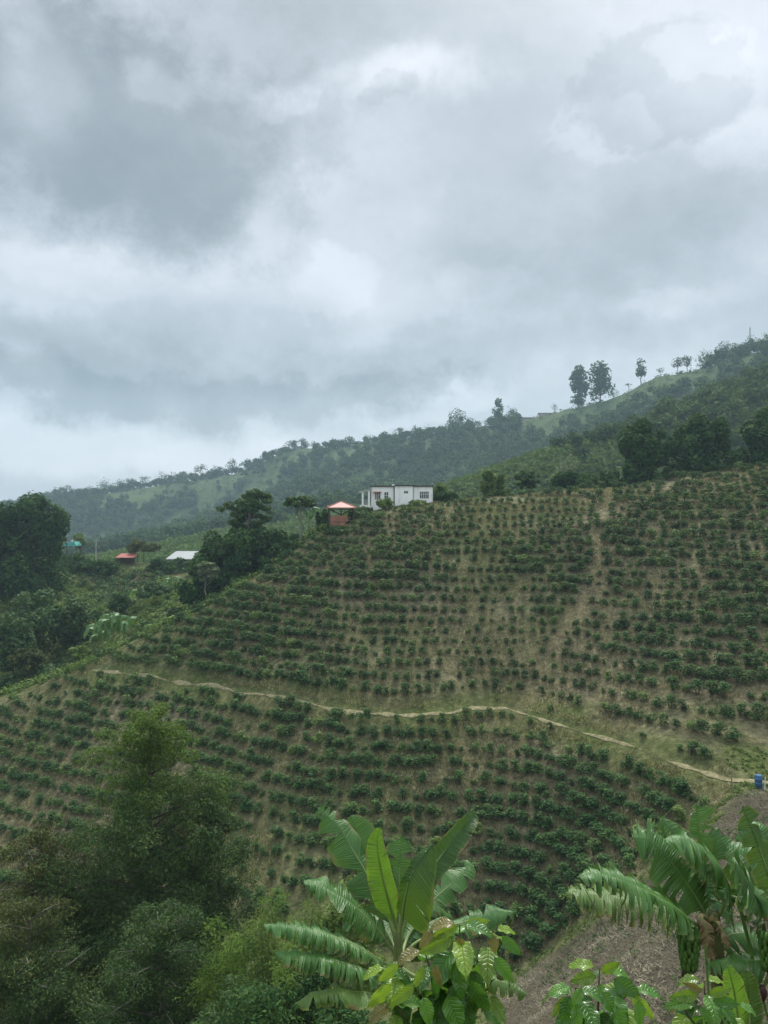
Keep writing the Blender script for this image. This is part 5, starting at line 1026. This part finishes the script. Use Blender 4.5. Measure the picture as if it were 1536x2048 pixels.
def bamboo(label, px, top, d, wpx, hpx, seed, mat='bamboo', n=13000, group=None):
    r = np.random.default_rng(seed); x = (px-768)/F*d; zt = (1024-top)/F*d; w = wpx/F*d; zb = zt-hpx/F*d; zg = min(Hs(x, d), zb-.5); root = empty('bamboo_clump', (x, d, zg), label, 'bamboo', group); mb = MB(); C, Dn = [], []
    K = 16
    for k in range(K):
        a = r.uniform(0, 6.28); q = math.sqrt(r.uniform())*w*.5; tip = np.array([math.cos(a)*q, math.sin(a)*q, (zt-zg)*(1-.30*(q/(w*.5))**2*r.uniform(.5, 1.1))-r.uniform(0, .2)*hpx/F*d]); p0 = tip*[.15, .15, 0]; p1 = tip*[.45, .45, .65]
        cur, _ = bez([p0, p1, tip*[.85, .85, .98], tip+[tip[0]*.2, tip[1]*.2, -.35]], 22); mb.tube(cur, np.linspace(.045, .008, 22), 6)
        for i in range(7, 22):
            for _ in range(7):
                s_ = cur[i]; e = unit(np.array([*r.normal(size=2), .0])); L_ = r.uniform(.3, .85)*(1.2-.5*i/22)
                for tq_ in np.linspace(.3, 1, 5): C.append(s_+e*L_*tq_+[0, 0, .12*tq_-.5*tq_**2*L_]); Dn.append(e*.6+[0, 0, -.6])
    C = np.array(C); Dn = np.array(Dn); k = r.choice(len(C), n); p = C[k]+r.normal(size=(n, 3))*.09
    link('foliage', mesh_np('foliage', leaves(p, unit(r.normal(size=(n, 3))), .085, .2, .6, r, .9, dirb=Dn[k]), quads(n), MT[mat]), root); mb.build('culm', MT['rib'], root, True); return root
bamboo('yellow-green feathery bamboo clump, the tallest plume left of the banana plant', 535, 1760, 30, 150, 420, 1)
bamboo('yellow-green bamboo clump directly behind the drooping banana leaves', 622, 1772, 31, 130, 420, 2)
bamboo('darker bamboo clump between eucalyptus and the tallest plume', 448, 1815, 29, 140, 420, 3)
bamboo('low bamboo clump under the banana leaves', 590, 1880, 27, 170, 300, 4)
bamboo('low darker bamboo clump at the bottom beside the eucalyptus', 480, 1930, 26, 170, 250, 5, 'mid')
tree('leafy_tree', 'broad-leaved green tree top behind the upright banana leaves', np.array([*P(690, 1760, 30)[:2], Hs(P(690, 1760, 30)[0], 30)]), P(690, 1752, 30)[2], 2.9, 5.5, 'round', 'light', 3500, .10)
for (px, tp, d, wp, lb) in ((520, 1990, 22, 200, 'dark shrub at the bottom left of the banana plant'), (690, 2010, 20, 200, 'dark shrub beneath the banana plant'), (640, 1930, 27, 180, 'dark leafy shrub behind the lowest banana leaf')):
    q = P(px, tp, d); tree('shrub', lb, np.array([q[0], d, min(Hs(q[0], d), q[2]-1.6)]), q[2], wp/F*d, 2.2, 'round', 'dark', 3500, .075, cat='shrub')

# ------------------------------------------------------------ haze: a closed box of thin even air round everything
mb = MB(); mb.box(-1100, 1200, -60, 1550, -64, 215); m, t = newmat('haze'); pv = t.nodes.new('ShaderNodeVolumePrincipled')
pv.inputs['Color'].default_value = (.60, .80, .98, 1); pv.inputs['Density'].default_value = .00027; pv.inputs['Anisotropy'].default_value = .2
om = t.nodes.new('ShaderNodeOutputMaterial'); t.links.new(pv.outputs[0], om.inputs['Volume']); o = mb.build('haze', m); tag(o, None, None, None, 'stuff')
